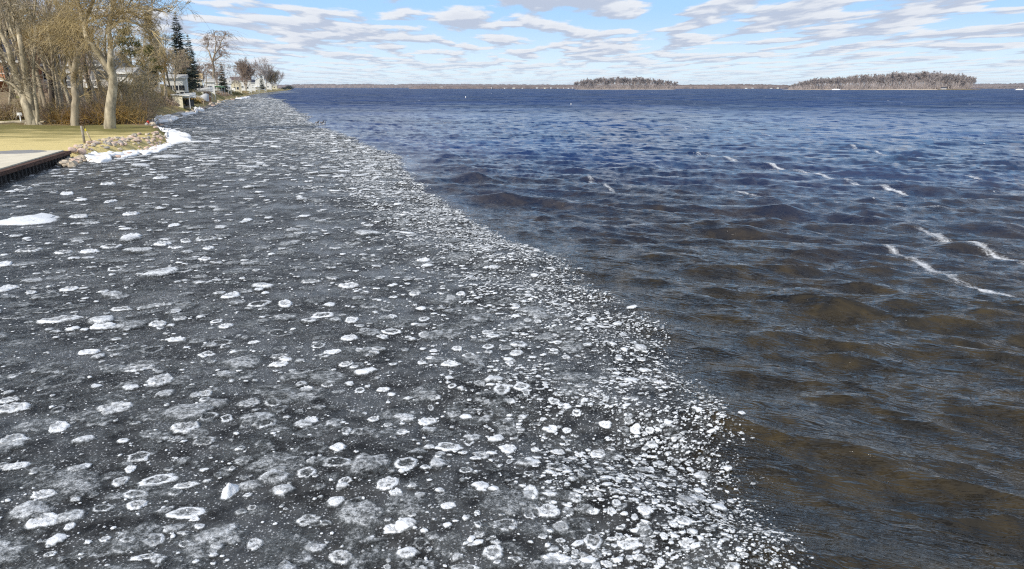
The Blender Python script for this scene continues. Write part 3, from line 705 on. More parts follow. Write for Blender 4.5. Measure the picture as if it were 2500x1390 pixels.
# big willow nearest the point
b0 = on(270, 314); Y0 = b0.y; T = (Tubes(), Tubes())
s1 = limb(T, [(269, 316), (268, 280), (272, 240), (276, 205), (272, 172), (270, 140), (270, 100)], Y0, .56, .22, 12, seed=21)
s2 = limb(T, [(272, 182), (250, 142), (230, 116), (212, 92)], Y0, .28, .24, 8, seed=22)
s3 = limb(T, [(214, 95), (206, 62), (198, 30), (184, -10), (178, -50)], Y0, .27, .14, 8, seed=23)
s4 = limb(T, [(208, 60), (216, 30), (228, 0), (236, -40)], Y0, .2, .12, 8, seed=24)
s5 = limb(T, [(270, 104), (266, 80), (272, 35), (284, -20)], Y0, .23, .14, 8, 0, seed=25)
s6 = limb(T, [(272, 68), (286, 54), (304, 50), (334, 58), (360, 70), (378, 78)], Y0, .16, .05, 7, seed=26)
s7 = limb(T, [(270, 42), (290, 32), (318, 30), (345, 46), (352, 34), (372, 24), (408, 30), (424, 14)], Y0, .13, .04, 6, seed=27)
s8 = limb(T, [(210, 58), (228, 46), (252, 40), (282, 38)], Y0 + .3, .13, .05, 6, seed=28)
s9 = limb(T, [(262, 163), (258, 140), (256, 100), (262, 60)], Y0 + .6, .13, .06, 6, seed=29)
s10 = limb(T, [(310, 20), (324, -5), (340, -40)], Y0, .08, .05, 6, seed=30)
for q, (s, n, ln) in enumerate(((s2, 8, 2.6), (s3, 16, 3.8), (s4, 12, 3.6), (s5, 18, 3.8), (s6, 16, 3.0), (s7, 22, 3.0), (s8, 9, 2.6), (s9, 10, 3), (s10, 8, 2.6))): sprout(T, s, n, ln, .045, 60 + q, FINE, 2)
for q, s in enumerate((s3, s4, s5, s6, s7, s8)): hang(T, s, 42, 1.5, 4.2, 150 + q)
off(T, b0); tree_obj(T, b0, 'willow_tree', 'largest bare willow, thick pale trunk with dark limbs arching over the ice', 'tree', 'bark_cream', 'twig_tan')

# thin grey trunks in the thicket behind the lawn
TH = [(12, 92, 240, 'grey'), (104, 84, 290, 'grey'), (116, 86, 300, 'dark'), (128, 83, 270, 'grey'), (140, 90, 330, 'grey'), (150, 84, 300, 'grey'), (160, 95, 320, 'dark'), (168, 86, 260, 'tan'), (206, 88, 300, 'grey'), (222, 84, 300, 'dark'),
      (236, 92, 250, 'grey'), (250, 98, 280, 'grey'), (296, 86, 170, 'tan'), (306, 94, 200, 'grey'), (30, 100, 330, 'dark'), (62, 98, 330, 'grey'), (345, 104, 150, 'grey'), (324, 100, 170, 'grey'), (-20, 88, 330, 'grey'), (-55, 84, 330, 'grey'), (190, 100, 330, 'grey'), (130, 104, 340, 'tan')]
ADJ = ['slender', 'crooked', 'thin upright', 'leaning', 'wiry', 'forked', 'straight', 'bent']
TH += [(40, 110, 300, 'grey'), (85, 112, 300, 'tan'), (145, 112, 330, 'grey'), (175, 115, 330, 'dark'), (212, 110, 320, 'grey'), (236, 118, 300, 'grey'), (250, 122, 240, 'tan'), (285, 116, 180, 'grey'), (312, 112, 150, 'tan'), (335, 114, 170, 'grey'), (360, 122, 150, 'tan'),
       (356, 135, 110, 'grey'), (388, 168, 100, 'grey'), (342, 100, 120, 'tan'), (300, 106, 140, 'grey'), (410, 175, 110, 'grey'), (428, 180, 90, 'tan'), (4, 120, 330, 'grey'), (198, 94, 280, 'grey'), (276, 98, 190, 'grey')]
TH = [t_ for t_ in TH if not (82 < t_[0] < 252 and t_[1] > 106)]
for q, (px, Y, hp, kind) in enumerate(TH):
    if 288 < px < 350: hp = min(hp, 95)
    p = col_at(px, Y); H = hp * Y / FPX
    bare_tree(p, H, 200 + q, f'{ADJ[q % 8]} {dict(grey="grey", dark="dark", tan="tan")[kind]} bare tree in the thicket behind the lawn', PP(levels=3, kids=(12, 6, 4), frm=(.3, .15, .1), ang=(34, 38, 36), ln=(.36, .5, .5), rmin=.012, wob=(.07, .13, .16, .2)),
              {'grey': 'bark_grey', 'dark': 'bark_dark', 'tan': 'bark_cream'}[kind], {'grey': 'twig_grey', 'dark': 'twig_brown', 'tan': 'twig_tan'}[kind], rad=.19 + .06 * (q % 3), group='bare trees in the thicket', lean=(rnd.uniform(-.16, .12), 0), frac=.9)
# ochre shoots
for q, (px, py, Y, w_, h_) in enumerate(((92, 100, 86, 3.4, 2.6), (135, 60, 88, 3.0, 2.8), (118, 85, 90, 3.0, 2.2))):
    p = pt(px, py, Y); r_ = random.Random(300 + q); T = (Tubes(), Tubes()); g = col_at(px, Y); hh = p.z - g.z
    T[0].add([Vector((0, 0, -.3)), Vector((.2, 0, hh * .4)), Vector((-.1, 0, hh * .75)), Vector((0, 0, hh - .6))], .2, .14, 8)
    for _ in range(260):
        a = Vector((r_.gauss(0, w_ * .22), r_.gauss(0, w_ * .2), hh - h_ * .5 + r_.gauss(0, .3))); pts, _d = wander(r_, a, Vector((r_.gauss(0, .35), r_.gauss(0, .35), 1)), h_ * r_.uniform(.5, 1.1), 4, .1, 0); T[1].add(pts, .014, .006, 3)
    tree_obj(T, g, 'pollard_willow', ['pollard willow with a low tuft of ochre shoots left of centre in the thicket', 'tall pollard willow topped by orange shoots in the thicket', 'pollard willow with ochre shoots between two others'][q], 'tree', 'bark_grey', 'twig_ochre', 'pollard willows with ochre shoots')
# undergrowth
SH = [(105, 84, 2.6, 'twig_tan'), (128, 82, 2.4, 'twig_brown'), (150, 81, 2.2, 'twig_tan'), (168, 80, 2.2, 'twig_ochre'), (204, 81, 3.2, 'twig_brown'), (222, 83, 2.8, 'twig_tan'), (240, 81, 2.6, 'twig_ochre'), (252, 84, 3.0, 'twig_tan'), (284, 82, 2.8, 'twig_ochre'), (294, 84, 3.2, 'twig_tan'),
      (302, 86, 3.6, 'twig_brown'), (312, 88, 3.2, 'twig_tan'), (322, 90, 2.8, 'twig_brown'), (330, 93, 2.4, 'twig_tan'), (336, 96, 2.2, 'twig_brown'), (20, 84, 2.0, 'twig_brown'), (44, 85, 2.2, 'twig_tan'), (2, 83, 1.8, 'twig_tan'), (-20, 83, 2, 'twig_brown'), (312, 110, 3.6, 'twig_tan'), (336, 122, 3.0, 'twig_tan'), (362, 128, 2.6, 'twig_brown'),
      (380, 138, 2.0, 'twig_tan'), (290, 105, 3.6, 'twig_brown'), (270, 102, 5, 'twig_tan'), (240, 104, 2.2, 'twig_brown'), (352, 145, 3, 'twig_brown'), (300, 95, 3.6, 'twig_ochre'), (398, 152, 1.8, 'twig_tan'), (150, 100, 2, 'twig_brown'), (190, 104, 2, 'twig_tan'), (110, 108, 2, 'twig_brown')]
CW = {'twig_tan': 'tan', 'twig_brown': 'brown', 'twig_ochre': 'ochre'}
for q, (px, Y, H, mt) in enumerate(SH):
    zone = 'at the back of the lawn left of the stout trunk' if px < 175 and Y < 92 else 'between the two right-hand lawn trees' if px < 268 and Y < 92 else 'on the point right of the big willow' if Y < 101 else 'on the bank below the white houses'
    shrub(col_at(px, Y), H, H * 1.3, 120, 400 + q, f'{"tall" if H > 4 else "low" if H < 2.5 else "mid-height"} {CW[mt]} leafless bush {zone}', mt, 'leafless bushes of the undergrowth', rad=.011 + .00007 * Y)
# golden vines over the bank
for q, (px, py, Y, n) in enumerate(((308, 165, 96, 260), (322, 200, 104, 240), (298, 205, 92, 200))):
    p = col_at(px, Y); Y = p.y; r_ = random.Random(500 + q); T = (Tubes(), Tubes()); hh = pt(px, py, Y).z - p.z
    for _ in range(5):
        pts, _d = wander(r_, Vector((r_.gauss(0, .6), r_.gauss(0, .6), -.2)), Vector((r_.gauss(0, .3), 0, 1)), hh * 1.05, 6, .12, .02); T[0].add(pts, .09, .04, 5)
        for _ in range(n // 5):
            i = r_.randrange(2, 5); c, _d = wander(r_, pts[i], Vector((r_.gauss(0, 1), r_.gauss(0, 1), .9)), r_.uniform(1.5, 3.8), 6, .16, -.16); T[1].add(c, .017, .009, 3)
    tree_obj(T, p, 'willow_bush', ['tall golden willow bush with arching canes behind the point', 'golden willow bush with drooping canes on the bank', 'lower golden willow bush nearest the big willow'][q], 'shrub', 'bark_grey', 'twig_tan', 'golden willow bushes')

# ------------------------------------------------------------------ evergreens
def spruce(base, H, W, seed, label, mat, rows_=26, per=9, droop=-.05, name='spruce_tree', bare=.12, dens=1.0, group=None):
    rows_ = int(rows_ * 1.35); per = int(per * 1.4); dens *= 1.25
    r_ = random.Random(seed); root = empty(name, base, label, 'tree', group)
    T = Tubes(); T.add([Vector((0, 0, -.4)), Vector((.05, 0, H * .35)), Vector((0, .05, H * .7)), Vector((0, 0, H))], H * .015, .03, 7)
    link_mesh('trunk', T.mesh('trunk', MATS['bark_grey']), parent=root)
    V, F = [], []
    for i in range(rows_):
        f = bare + (1 - bare) * (i + r_.uniform(-.3, .3)) / rows_
        if f > .99: f = .99
        Rr = W / 2 * (1 - f) ** .8 * r_.uniform(.75, 1.15) + .12
        for j in range(per):
            a = r_.uniform(0, 6.28); l = Rr * r_.uniform(.6, 1.15); dr = Vector((math.cos(a), math.sin(a), 0)); sd = Vector((-dr.y, dr.x, 0))
            z0 = f * H; z1 = z0 + l * r_.uniform(-.5, .12) + droop * l; n = max(3, int(l / .32 * dens))
            for k in range(n):
                g = (k + .5) / n; c = dr * (l * g) + Vector((0, 0, z0 + (z1 - z0) * g + .18 * l * g * g))
                wd = (.16 + .28 * l * .3) * (1.15 - g) * r_.uniform(.6, 1.4); tp = dr * (l / n * 1.3)
                s = r_.choice((-1, 1)); dn = Vector((0, 0, -r_.uniform(.1, .35) * min(1, l * .5)))
                o = len(V); V += [tuple(c), tuple(c + sd * wd + dn + tp * .4), tuple(c + tp), tuple(c - sd * wd + dn + tp * .4)]; F += [(o, o + 1, o + 2, o + 3)]
                o = len(V); V += [tuple(c + Vector((0, 0, .05))), tuple(c + tp * .7 + Vector((0, 0, -wd * .9))), tuple(c + tp * 1.2)]; F += [(o, o + 1, o + 2)]
    me = bpy.data.meshes.new('crown'); me.from_pydata(V, [], F); me.materials.append(MATS[mat]); link_mesh('crown', me, parent=root)
    return root
def place_by(px, base_py, top_py, Y):
    p = col_at(px, Y, 3.5); return p, pt(px, top_py, p.y).z - p.z
p, H = place_by(448, 210, 26, 190); spruce(p, H, 7.5, 1, 'tallest dark spruce standing above the tan-roofed house', 'needle_blue', 34, 9, -.08, dens=.8)
p, H = place_by(472, 210, 82, 205); spruce(p, H, 6.0, 2, 'shorter dark spruce just right of the tallest spruce', 'needle_blue', 26, 9, -.08, dens=.8)
p, H = place_by(545, 200, 152, 250); spruce(p, H, 5.0, 3, 'small dense spruce behind the long white house', 'needle_dark', 22, 12)
def larch(base, H, W, seed, label):
    r_ = random.Random(seed); T = (Tubes(), Tubes()); T[0].add([Vector((0, 0, -.4)), Vector((.1, 0, H * .4)), Vector((0, 0, H * .8)), Vector((0, 0, H))], H * .013, .03, 7)
    for q in range(420):
        f = .08 + .91 * r_.random() ** .85; a = r_.uniform(0, 6.3); l = (W / 2 * (1 - f) ** .75 + .25) * r_.uniform(.6, 1.1)
        pts, _d = wander(r_, Vector((0, 0, f * H)), Vector((math.cos(a), math.sin(a), .35)), l, 5, .08, .05); T[1].add(pts, .035, .015, 3)
        for _ in range(9):
            c, _d = wander(r_, pts[r_.randrange(1, 5)], Vector((r_.gauss(0, 1), r_.gauss(0, 1), .3)), r_.uniform(.4, 1.1), 3, .2, 0); T[1].add(c, .022, .014, 3)
    return tree_obj(T, base, 'larch_tree', label, 'tree', 'bark_grey', 'twig_tan')
p, H = place_by(382, 205, 34, 165); larch(p, H, 9.5, 4, 'golden brown bare larch with a fuzzy cone-shaped crown')
p, H = place_by(640, 200, 180, 480); spruce(p, H, 7, 5, 'dark low evergreen behind the white gabled house', 'needle_dark', 14, 12)
for q, (px, top, Y, W) in enumerate(((20, -60, 135, 11), (62, -40, 145, 12), (105, -20, 150, 11), (-25, -60, 130, 11), (165, 20, 150, 9), (205, 40, 155, 9), (230, 62, 160, 8))):
    p, H = place_by(px, 180, top, Y); spruce(p, H, W, 10 + q, f'{["leftmost", "tall", "broad", "second", "narrow", "middle", "right-hand"][q]} dark evergreen behind the thicket and the long grey roof', 'needle_dark' if q != 2 else 'needle_olive', 26, 10, group='evergreens behind the thicket')
def pine(base, H, W, seed, label, mat='needle_olive', n=16, z0=.35):
    r_ = random.Random(seed); root = empty('pine_tree', base, label, 'tree'); T = Tubes()
    T.add([Vector((0, 0, -.4)), Vector((.2, 0, H * .4)), Vector((.1, 0, H * .85))], H * .02, .06, 7); V, F = [], []
    for _ in range(n):
        f = z0 + (1 - z0) * r_.random(); a = r_.uniform(0, 6.3); rr = W / 2 * math.sqrt(max(0.05, 1 - ((f - z0) / (1 - z0)) ** 2)) * r_.uniform(.2, .9)
        c = Vector((math.cos(a) * rr, math.sin(a) * rr, f * H)); T.add([Vector((.1, 0, f * H - rr * .4)), (Vector((.1, 0, f * H)) + c) / 2, c], .07, .03, 4); cr = W * r_.uniform(.11, .2)
        for _ in range(170):
            d = Vector((r_.gauss(0, 1), r_.gauss(0, 1), r_.gauss(0, .6))).normalized(); q = c + d * cr * r_.random() ** .4; q.z += cr * .1
            u = Vector((r_.gauss(0, 1), r_.gauss(0, 1), r_.gauss(0, 1))).normalized() * .17; v = d.cross(u).normalized() * .10
            o = len(V); V += [tuple(q - u), tuple(q + v), tuple(q + u + d * .12)]; F += [(o, o + 1, o + 2)]
    link_mesh('trunk', T.mesh('trunk', MATS['bark_grey']), parent=root)
    me = bpy.data.meshes.new('crown'); me.from_pydata(V, [], F); me.materials.append(MATS[mat]); link_mesh('crown', me, parent=root); return root
p, H = place_by(326, 200, 66, 125); pine(p, H, 5.4, 31, 'round-topped olive green pine right of the big willow', n=22, z0=.35)
p, H = place_by(372, 210, 120, 135); pine(p, H, 4.5, 32, 'lower yellow-green conifer beneath the golden larch', n=12, z0=.4)

# ------------------------------------------------------------------ bare trees along the bank
BR = PP(levels=4, kids=(8, 6, 4, 3), frm=(.35, .2, .15, .1), ang=(36, 38, 38, 36), ln=(.55, .55, .55, .55), rk=(.5, .5, .5, .5), wob=(.05, .12, .15, .2, .2), lift=(.03, .05, .03, 0, 0), taper=(.3, .25, .3, .4, .4), rmin=.022)
for q, (px, top, Y, cm, lab) in enumerate(((360, 100, 150, 'twig_tan', 'tan bare tree crowding the golden larch on its left'), (398, 95, 150, 'twig_grey', 'grey bare tree right of the golden larch'), (416, 88, 170, 'twig_grey', 'wide grey bare tree left of the tallest spruce'),
                                           (405, 130, 140, 'twig_ochre', 'ochre-tinged bare tree over the hedge bank'), (440, 120, 180, 'twig_brown', 'brown bare tree in front of the tallest spruce'), (482, 150, 215, 'twig_brown', 'low reddish bare tree behind the tan roof'),
                                           (503, 150, 225, 'twig_brown', 'bushy reddish bare tree left of the weeping willow'), (288, 60, 140, 'twig_grey', 'grey bare tree left of the round-topped pine'), (568, 160, 330, 'twig_far', 'faint small bare tree right of the small spruce'),
                                           (428, 105, 160, 'twig_grey', 'slim grey bare tree by the hedge'), (462, 140, 190, 'twig_tan', 'tan bare tree before the shorter spruce'), (490, 165, 200, 'twig_brown', 'brown bare tree over the covered boat'), (364, 150, 135, 'twig_tan', 'tan bare tree on the bank before the white house'), (345, 130, 118, 'twig_tan', 'golden bare tree below the round-topped pine'), (532, 165, 235, 'twig_brown', 'low brown bare tree between weeping willow and small spruce'), (585, 178, 420, 'twig_far', 'faint low bare tree left of the vase-shaped tree'))):
    p, H = place_by(px, 205, top, Y); bare_tree(p, H, 600 + q, lab, BR, 'bark_grey', cm, rad=.2, fork=1 if q % 2 else 2, frac=.78)
# weeping willow over the white houses
p, H = place_by(522, 237, 68, 215); r_ = random.Random(77); T = (Tubes(), Tubes())
Yw = p.y; tr = limb(T, [(517, 238), (521, 200), (522, 170), (519, 150)], Yw, .5, .34, 10, seed=71)
ws = [limb(T, [(519, 152), (512, 130), (505, 118), (510, 108), (505, 90)], Yw, .3, .1, 7, .4, 72), limb(T, [(519, 150), (524, 132), (536, 118), (548, 110)], Yw, .32, .12, 7, .4, 73), limb(T, [(521, 150), (534, 140), (546, 134)], Yw, .25, .1, 7, .4, 74),
      limb(T, [(524, 134), (528, 105), (524, 84), (520, 72)], Yw, .22, .06, 7, .4, 75), limb(T, [(536, 118), (540, 100), (548, 88), (552, 80)], Yw, .18, .06, 7, .4, 76)]
for q, s in enumerate(ws):
    sprout(T, s, 10, 2.7, .07, 80 + q, PP(levels=3, kids=(6, 6, 5), frm=(.2, .15, .1), ang=(42, 42, 40), ln=(.5, .6, .6), rmin=.026, wob=(.05, .16, .2, .2), lift=(.02, .02, -.06, -.12)), 3)
    for _ in range(34):
        c, _d = wander(r_, s[r_.randrange(4, len(s))] + Vector((r_.gauss(0, 1.2), r_.gauss(0, 1.2), r_.uniform(-.5, 1))), Vector((r_.gauss(0, 1), r_.gauss(0, 1), .5)), r_.uniform(4, 9), 7, .1, -.22); T[1].add(c, .035, .02, 3)
for _ in range(150):
    c, _d = wander(r_, tr[r_.randrange(3, 9)] + Vector((r_.gauss(0, 1.6), r_.gauss(0, 1.4), r_.uniform(-1, 2))), Vector((r_.gauss(0, .6), r_.gauss(0, .6), .3)), r_.uniform(3, 8), 6, .08, -.2); T[1].add(c, .035, .02, 3)
for kk in T[1].g: T[1].g[kk] = [e for e in T[1].g[kk] if max(v.z for v in e[0]) < pt(520, 74, Yw).z]
off(T, p); tree_obj(T, p, 'willow_tree', 'tall weeping willow with a bent bare crown beside the white waterfront houses', 'tree', 'bark_grey', 'twig_brown')
VA = PP(levels=3, kids=(12, 9, 6), frm=(.15, .2, .15), ang=(26, 26, 28), ln=(.75, .5, .5), rk=(.6, .5, .5), rmin=.05, wob=(.04, .06, .1, .15), lift=(.06, .04, .03, .02))
for q, (px, top, Y, lab, cm, fk) in enumerate(((600, 152, 430, 'round vase-shaped bare tree behind the brown-roofed house', 'twig_brown', 6), (650, 150, 520, 'tall pale bare tree behind the white gabled house', 'twig_far', 3), (663, 172, 530, 'dense brown tree at the end of the white houses', 'needle_gold', 6),
                                               (676, 174, 560, 'faint bare tree last in the row of shore trees', 'twig_far', 3))):
    p, H = place_by(px, 205, top, Y); bare_tree(p, H, 650 + q, lab, VA, 'bark_grey', cm, rad=.3, fork=fk, frac=.72)
for q, (px, top, Y) in enumerate(((704, 208, 1050), (710, 209.5, 1060), (693, 213, 900))):
    p, H = place_by(px, 205, top, Y); shrub(p, max(H, 2.5), 7, 130, 660 + q, ['dark scrubby bush at the very end of the left shore', 'second dark bush at the tip of the left shore', 'low bush before the tip of the left shore'][q], 'needle_dark', rad=.12)
# clipped hedge bank
for q, (px, Y, wd, hh, mt) in enumerate(((418, 150, 7, 1.7, 'hedge_green'), (446, 160, 7, 1.6, 'hedge_green'), (395, 142, 6, 1.8, 'twig_brown'), (562, 330, 7, 2.4, 'hedge_green'), (574, 340, 7, 1.8, 'hedge_green'), (536, 225, 5, 1.8, 'twig_brown'), (546, 228, 5, 1.6, 'twig_brown'), (594, 360, 6, 1.8, 'twig_tan'), (500, 195, 4, 1.6, 'twig_brown'), (455, 150, 6, 1.4, 'twig_ochre'), (470, 155, 6, 1.5, 'twig_tan'))):
    p = col_at(px, Y); r_ = random.Random(700 + q); V, F = [], []
    for _ in range(1500):
        a = r_.uniform(0, 6.3); u = r_.random() ** .5; c = Vector((math.cos(a) * u * wd / 2, math.sin(a) * u * 1.6, (1 - u ** 3) * hh * r_.uniform(.2, 1) - .2))
        s = Vector((r_.gauss(0, 1), r_.gauss(0, 1), r_.gauss(0, 1))).normalized() * .16; v = Vector((r_.gauss(0, 1), r_.gauss(0, 1), r_.gauss(0, 1))).normalized() * .13
        o = len(V); V += [tuple(c - s), tuple(c + v), tuple(c + s)]; F.append((o, o + 1, o + 2))
    me = bpy.data.meshes.new('bush'); me.from_pydata(V, [], F); me.materials.append(MATS[mt])
    tag(link_mesh('bush', me, loc=p), ['dark green hedge below the low white house', 'dark green hedge in front of the tan-roofed house', 'brown bush at the left end of the green hedge', 'dark green bush before the cream gable house', 'dark bush at the top of the white steps', 'brown bush left of the canopy', 'reddish bush right of the white hoist posts',
        'tan bush right of the white steps', 'brown bush behind the grey tarp', 'golden grassy clump under the hedge', 'tan clump between hedge and tarp'][q], 'bush')

# ------------------------------------------------------------------ houses
def house(px0, px1, py_eave, py_ridge, Y, depth, label, wall='wall_white', roof='roof_grey', gable_front=False, wins=(), door=None, chimney=None, rot=0.0, dormers=0, base_extra=2.5, name='house', over=.35, balcony=False):
    Y = max(Y, col_at(px1, Y, 3.0).y)
    pl, pr = pt(px0, py_eave, Y), pt(px1, py_eave, Y); W = pr.x - pl.x; cx = (pl.x + pr.x) / 2; ze = pl.z; zr = pt(px0, py_ridge, Y).z
    g = min(gz(cx - W / 2, Y), gz(cx + W / 2, Y)) - base_extra * .2
    root = empty(name, (cx, Y, g), label, 'house', rz=rot + .36 if px0 > 340 else rot + .1); he = ze - g; hr = zr - g; D = depth
    wm = MATS[wall]; m_ = MB()
    if gable_front:
        m_.add([(-W/2, 0, 0), (W/2, 0, 0), (W/2, 0, he), (0, 0, hr), (-W/2, 0, he), (-W/2, D, 0), (W/2, D, 0), (W/2, D, he), (0, D, hr), (-W/2, D, he)],
               [(0, 1, 2, 3, 4), (9, 8, 7, 6, 5), (1, 6, 7, 2), (0, 4, 9, 5), (0, 5, 6, 1)])
        m_.build('wall', wm, root)
        rf = MB(); sl_ = (hr - he) / (W / 2); e = over
        for s in (-1, 1):
            rf.add([(s * (W/2 + e), -e, he - sl_ * e + .02), (0, -e, hr + .02), (0, D + e, hr + .02), (s * (W/2 + e), D + e, he - sl_ * e + .02)] + [(s * (W/2 + e), -e, he - sl_ * e + .2), (0, -e, hr + .22), (0, D + e, hr + .22), (s * (W/2 + e), D + e, he - sl_ * e + .2)],
                   [(0, 1, 2, 3), (7, 6, 5, 4), (0, 4, 5, 1), (2, 6, 7, 3), (3, 7, 4, 0)])
        R_ = rf.build('roof', MATS[roof], root)
    else:
        m_.add([(-W/2, 0, 0), (-W/2, D, 0), (-W/2, D, he), (-W/2, D/2, hr), (-W/2, 0, he), (W/2, 0, 0), (W/2, D, 0), (W/2, D, he), (W/2, D/2, hr), (W/2, 0, he)],
               [(0, 4, 3, 2, 1), (5, 6, 7, 8, 9), (0, 5, 9, 4), (1, 2, 7, 6), (0, 1, 6, 5)])
        m_.build('wall', wm, root)
        rf = MB(); sl_ = (hr - he) / (D / 2); e = over
        for s in (0, 1):
            y0 = -e if s == 0 else D + e
            rf.add([(-W/2 - e, y0, he - sl_ * e + .02), (W/2 + e, y0, he - sl_ * e + .02), (W/2 + e, D/2, hr + .02), (-W/2 - e, D/2, hr + .02)] + [(-W/2 - e, y0, he - sl_ * e + .2), (W/2 + e, y0, he - sl_ * e + .2), (W/2 + e, D/2, hr + .22), (-W/2 - e, D/2, hr + .22)],
                   [(0, 3, 2, 1), (4, 5, 6, 7), (0, 1, 5, 4), (1, 2, 6, 5), (3, 0, 4, 7)])
        R_ = rf.build('roof', MATS[roof], root)
        MB().box(-W/2 - e, W/2 + e, -e - .08, -e - .01, he - sl_ * e - .08, he - sl_ * e + .22).build('fascia', MATS['wall_white'], root)
        for q in range(dormers):
            dx = -W/2 + W * (q + .5) / dormers; dm = MB(); w2 = W / dormers * .22; z0 = he + (hr - he) * .15; z1 = he + (hr - he) * .6
            dm.add([(dx - w2, .3, z0), (dx + w2, .3, z0), (dx + w2, .3, z1), (dx, .3, z1 + w2 * .8), (dx - w2, .3, z1), (dx - w2, D*.4, z1), (dx + w2, D*.4, z1), (dx, D*.4, z1 + w2 * .8), (dx - w2, D*.3, z0), (dx + w2, D*.3, z0)], [(0, 1, 2, 3, 4), (3, 2, 6, 7), (4, 3, 7, 5), (1, 9, 6, 2), (0, 4, 5, 8)])
            dm.build('dormer', MATS['wall_white'], root)
    for (fx, fz, ww, wh) in wins:
        x0 = -W/2 + W * fx; z0 = he * fz
        f = MB(); bz = .07
        f.box(x0 - ww/2 - bz, x0 + ww/2 + bz, -.06, -.003, z0 - bz, z0).box(x0 - ww/2 - bz, x0 + ww/2 + bz, -.06, -.003, z0 + wh, z0 + wh + bz).box(x0 - ww/2 - bz, x0 - ww/2, -.06, -.003, z0 + .001, z0 + wh - .001).box(x0 + ww/2, x0 + ww/2 + bz, -.06, -.003, z0 + .001, z0 + wh - .001)
        fo_ = f.build('window', MATS['wall_white'], root); MB().box(x0 - ww/2 + .002, x0 + ww/2 - .002, -.03, -.004, z0 + .002, z0 + wh - .002).build('pane', MATS['glass_dark'], fo_)
    if door:
        x0 = -W/2 + W * door[0]; d_ = MB().box(x0 - door[1]/2, x0 + door[1]/2, -.07, -.004, he * door[2], he * door[2] + 2.05).build('door', MATS['wall_grey'], root)
        MB().box(x0 + door[1]*.3, x0 + door[1]*.38, -.12, -.072, he * door[2] + .95, he * door[2] + 1.1).build('handle', MATS['metal_light'], d_)
    if chimney:
        x0 = -W/2 + W * chimney; MB().box(x0 - .5, x0 + .5, D * .35, D * .35 + .9, he, hr + 1.3).build('chimney', wm, root)
    if balcony:
        zb = he * .45; MB().box(-W/2 - .5, W/2 + .5, -2.2, -.01, zb - .2, zb).build('balcony', MATS['wall_white'], root)
        rl = MB(); rl.box(-W/2 - .5, W/2 + .5, -2.2, -2.12, zb + .85, zb + .95)
        n = int(W / .5)
        for q in range(n + 1): x0 = -W/2 - .5 + (W + 1) * q / n; rl.box(x0 - .03, x0 + .03, -2.19, -2.13, zb + .001, zb + .849)
        rl.build('railing', MATS['wall_white'], root)
        for q in (0, .5, 1): MB().box(-W/2 + W * q - .1, -W/2 + W * q + .1, -2.15, -1.95, 0, zb - .201).build('post', MATS['wall_white'], root)
    return root
house(-60, 50, 148, 95, 112, 9, 'dark-roofed house with an orange brick wall at the far left behind the cream tree', 'brick_orange', 'roof_dark', wins=((.72, .6, 1.6, 1.3), (.9, .6, 1.2, 1.3), (.8, .15, 2.2, 1.9)), balcony=True)
house(100, 264, 158, 124, 118, 8, 'long house with a wide grey roof and white fascia behind the thicket', 'wall_grey', 'roof_grey', wins=((.1, .62, 1.3, 1.2), (.3, .62, 1.4, 1.2), (.5, .62, 1.6, 1.3), (.88, .62, 1.5, 1.3), (.25, .2, 1.6, 1.2), (.82, .2, 1.3, 1.3), (.42, .2, 1.3, 1.2)), door=(.63, 1.8, .1), chimney=None, balcony=True)
house(285, 322, 178, 168, 116, 4, 'small white cottage half hidden behind the big willow', 'wall_white', 'roof_light', wins=((.3, .5, .9, .9), (.7, .5, .9, .9)))
house(352, 388, 196, 172, 152, 6, 'white house with a steep pale roof above the brown bank', 'wall_white', 'roof_light', gable_front=True, wins=((.35, .6, .9, 1.1), (.65, .6, .9, 1.1)), rot=.25)
house(404, 452, 190, 184, 172, 5, 'low white house above the green hedge', 'wall_white', 'roof_light', wins=((.2, .5, 1.2, 1.1), (.45, .5, 1.2, 1.1), (.75, .5, 1.2, 1.1)))
house(452, 491, 193, 181, 188, 5, 'tan-roofed cream house with a tall white chimney', 'wall_cream', 'roof_tan', wins=((.3, .5, 2.0, 1.3), (.7, .5, 1.4, 1.3)), chimney=.1)
house(500, 521, 200, 193, 235, 7, 'small white boathouse just right of the weeping willow trunk', 'wall_white', 'roof_light', wins=((.5, .5, 1.4, 1.1),))
house(519, 562, 203, 193, 262, 6, 'long white house with three dormers on a grey roof', 'wall_white', 'roof_light', dormers=3, wins=((.12, .5, 1.3, 1.2), (.35, .5, 1.3, 1.2), (.6, .5, 1.3, 1.2), (.85, .5, 1.3, 1.2)), chimney=.6, balcony=True)
house(563, 588, 205, 195, 300, 7, 'cream house with a gable facing the lake and pale grey roof', 'wall_cream', 'roof_light', gable_front=True, wins=((.35, .45, 1.0, 1.3), (.65, .45, 1.0, 1.3)))
house(565, 611, 197, 188.5, 350, 7, 'tall white house under a purple-brown roof', 'wall_white', 'roof_brown', wins=((.75, .62, 1.1, 1.3), (.8, .35, 1.1, 1.2), (.55, .4, 1.2, 1.2)))
house(610, 622, 202, 195, 400, 8, 'narrow white house with a dark roof between two larger houses', 'wall_white', 'roof_dark', wins=((.5, .5, 1.2, 1.3),))
house(620, 647, 198, 189.5, 420, 7, 'bright white house with a broad gable and a chimney', 'wall_white', 'wall_white', gable_front=True, chimney=.85, wins=((.3, .4, 1.0, 1.2), (.7, .4, 1.0, 1.2)), balcony=True)
house(645, 662, 206, 201, 470, 8, 'small white house stepping down beside the broad gable', 'wall_white', 'roof_light', gable_front=True, wins=((.5, .5, 1.4, 1.3),))
house(662, 676, 209, 205, 540, 8, 'last little white house before the rocky point', 'wall_cream', 'roof_light', wins=((.5, .5, 1.5, 1.2),))
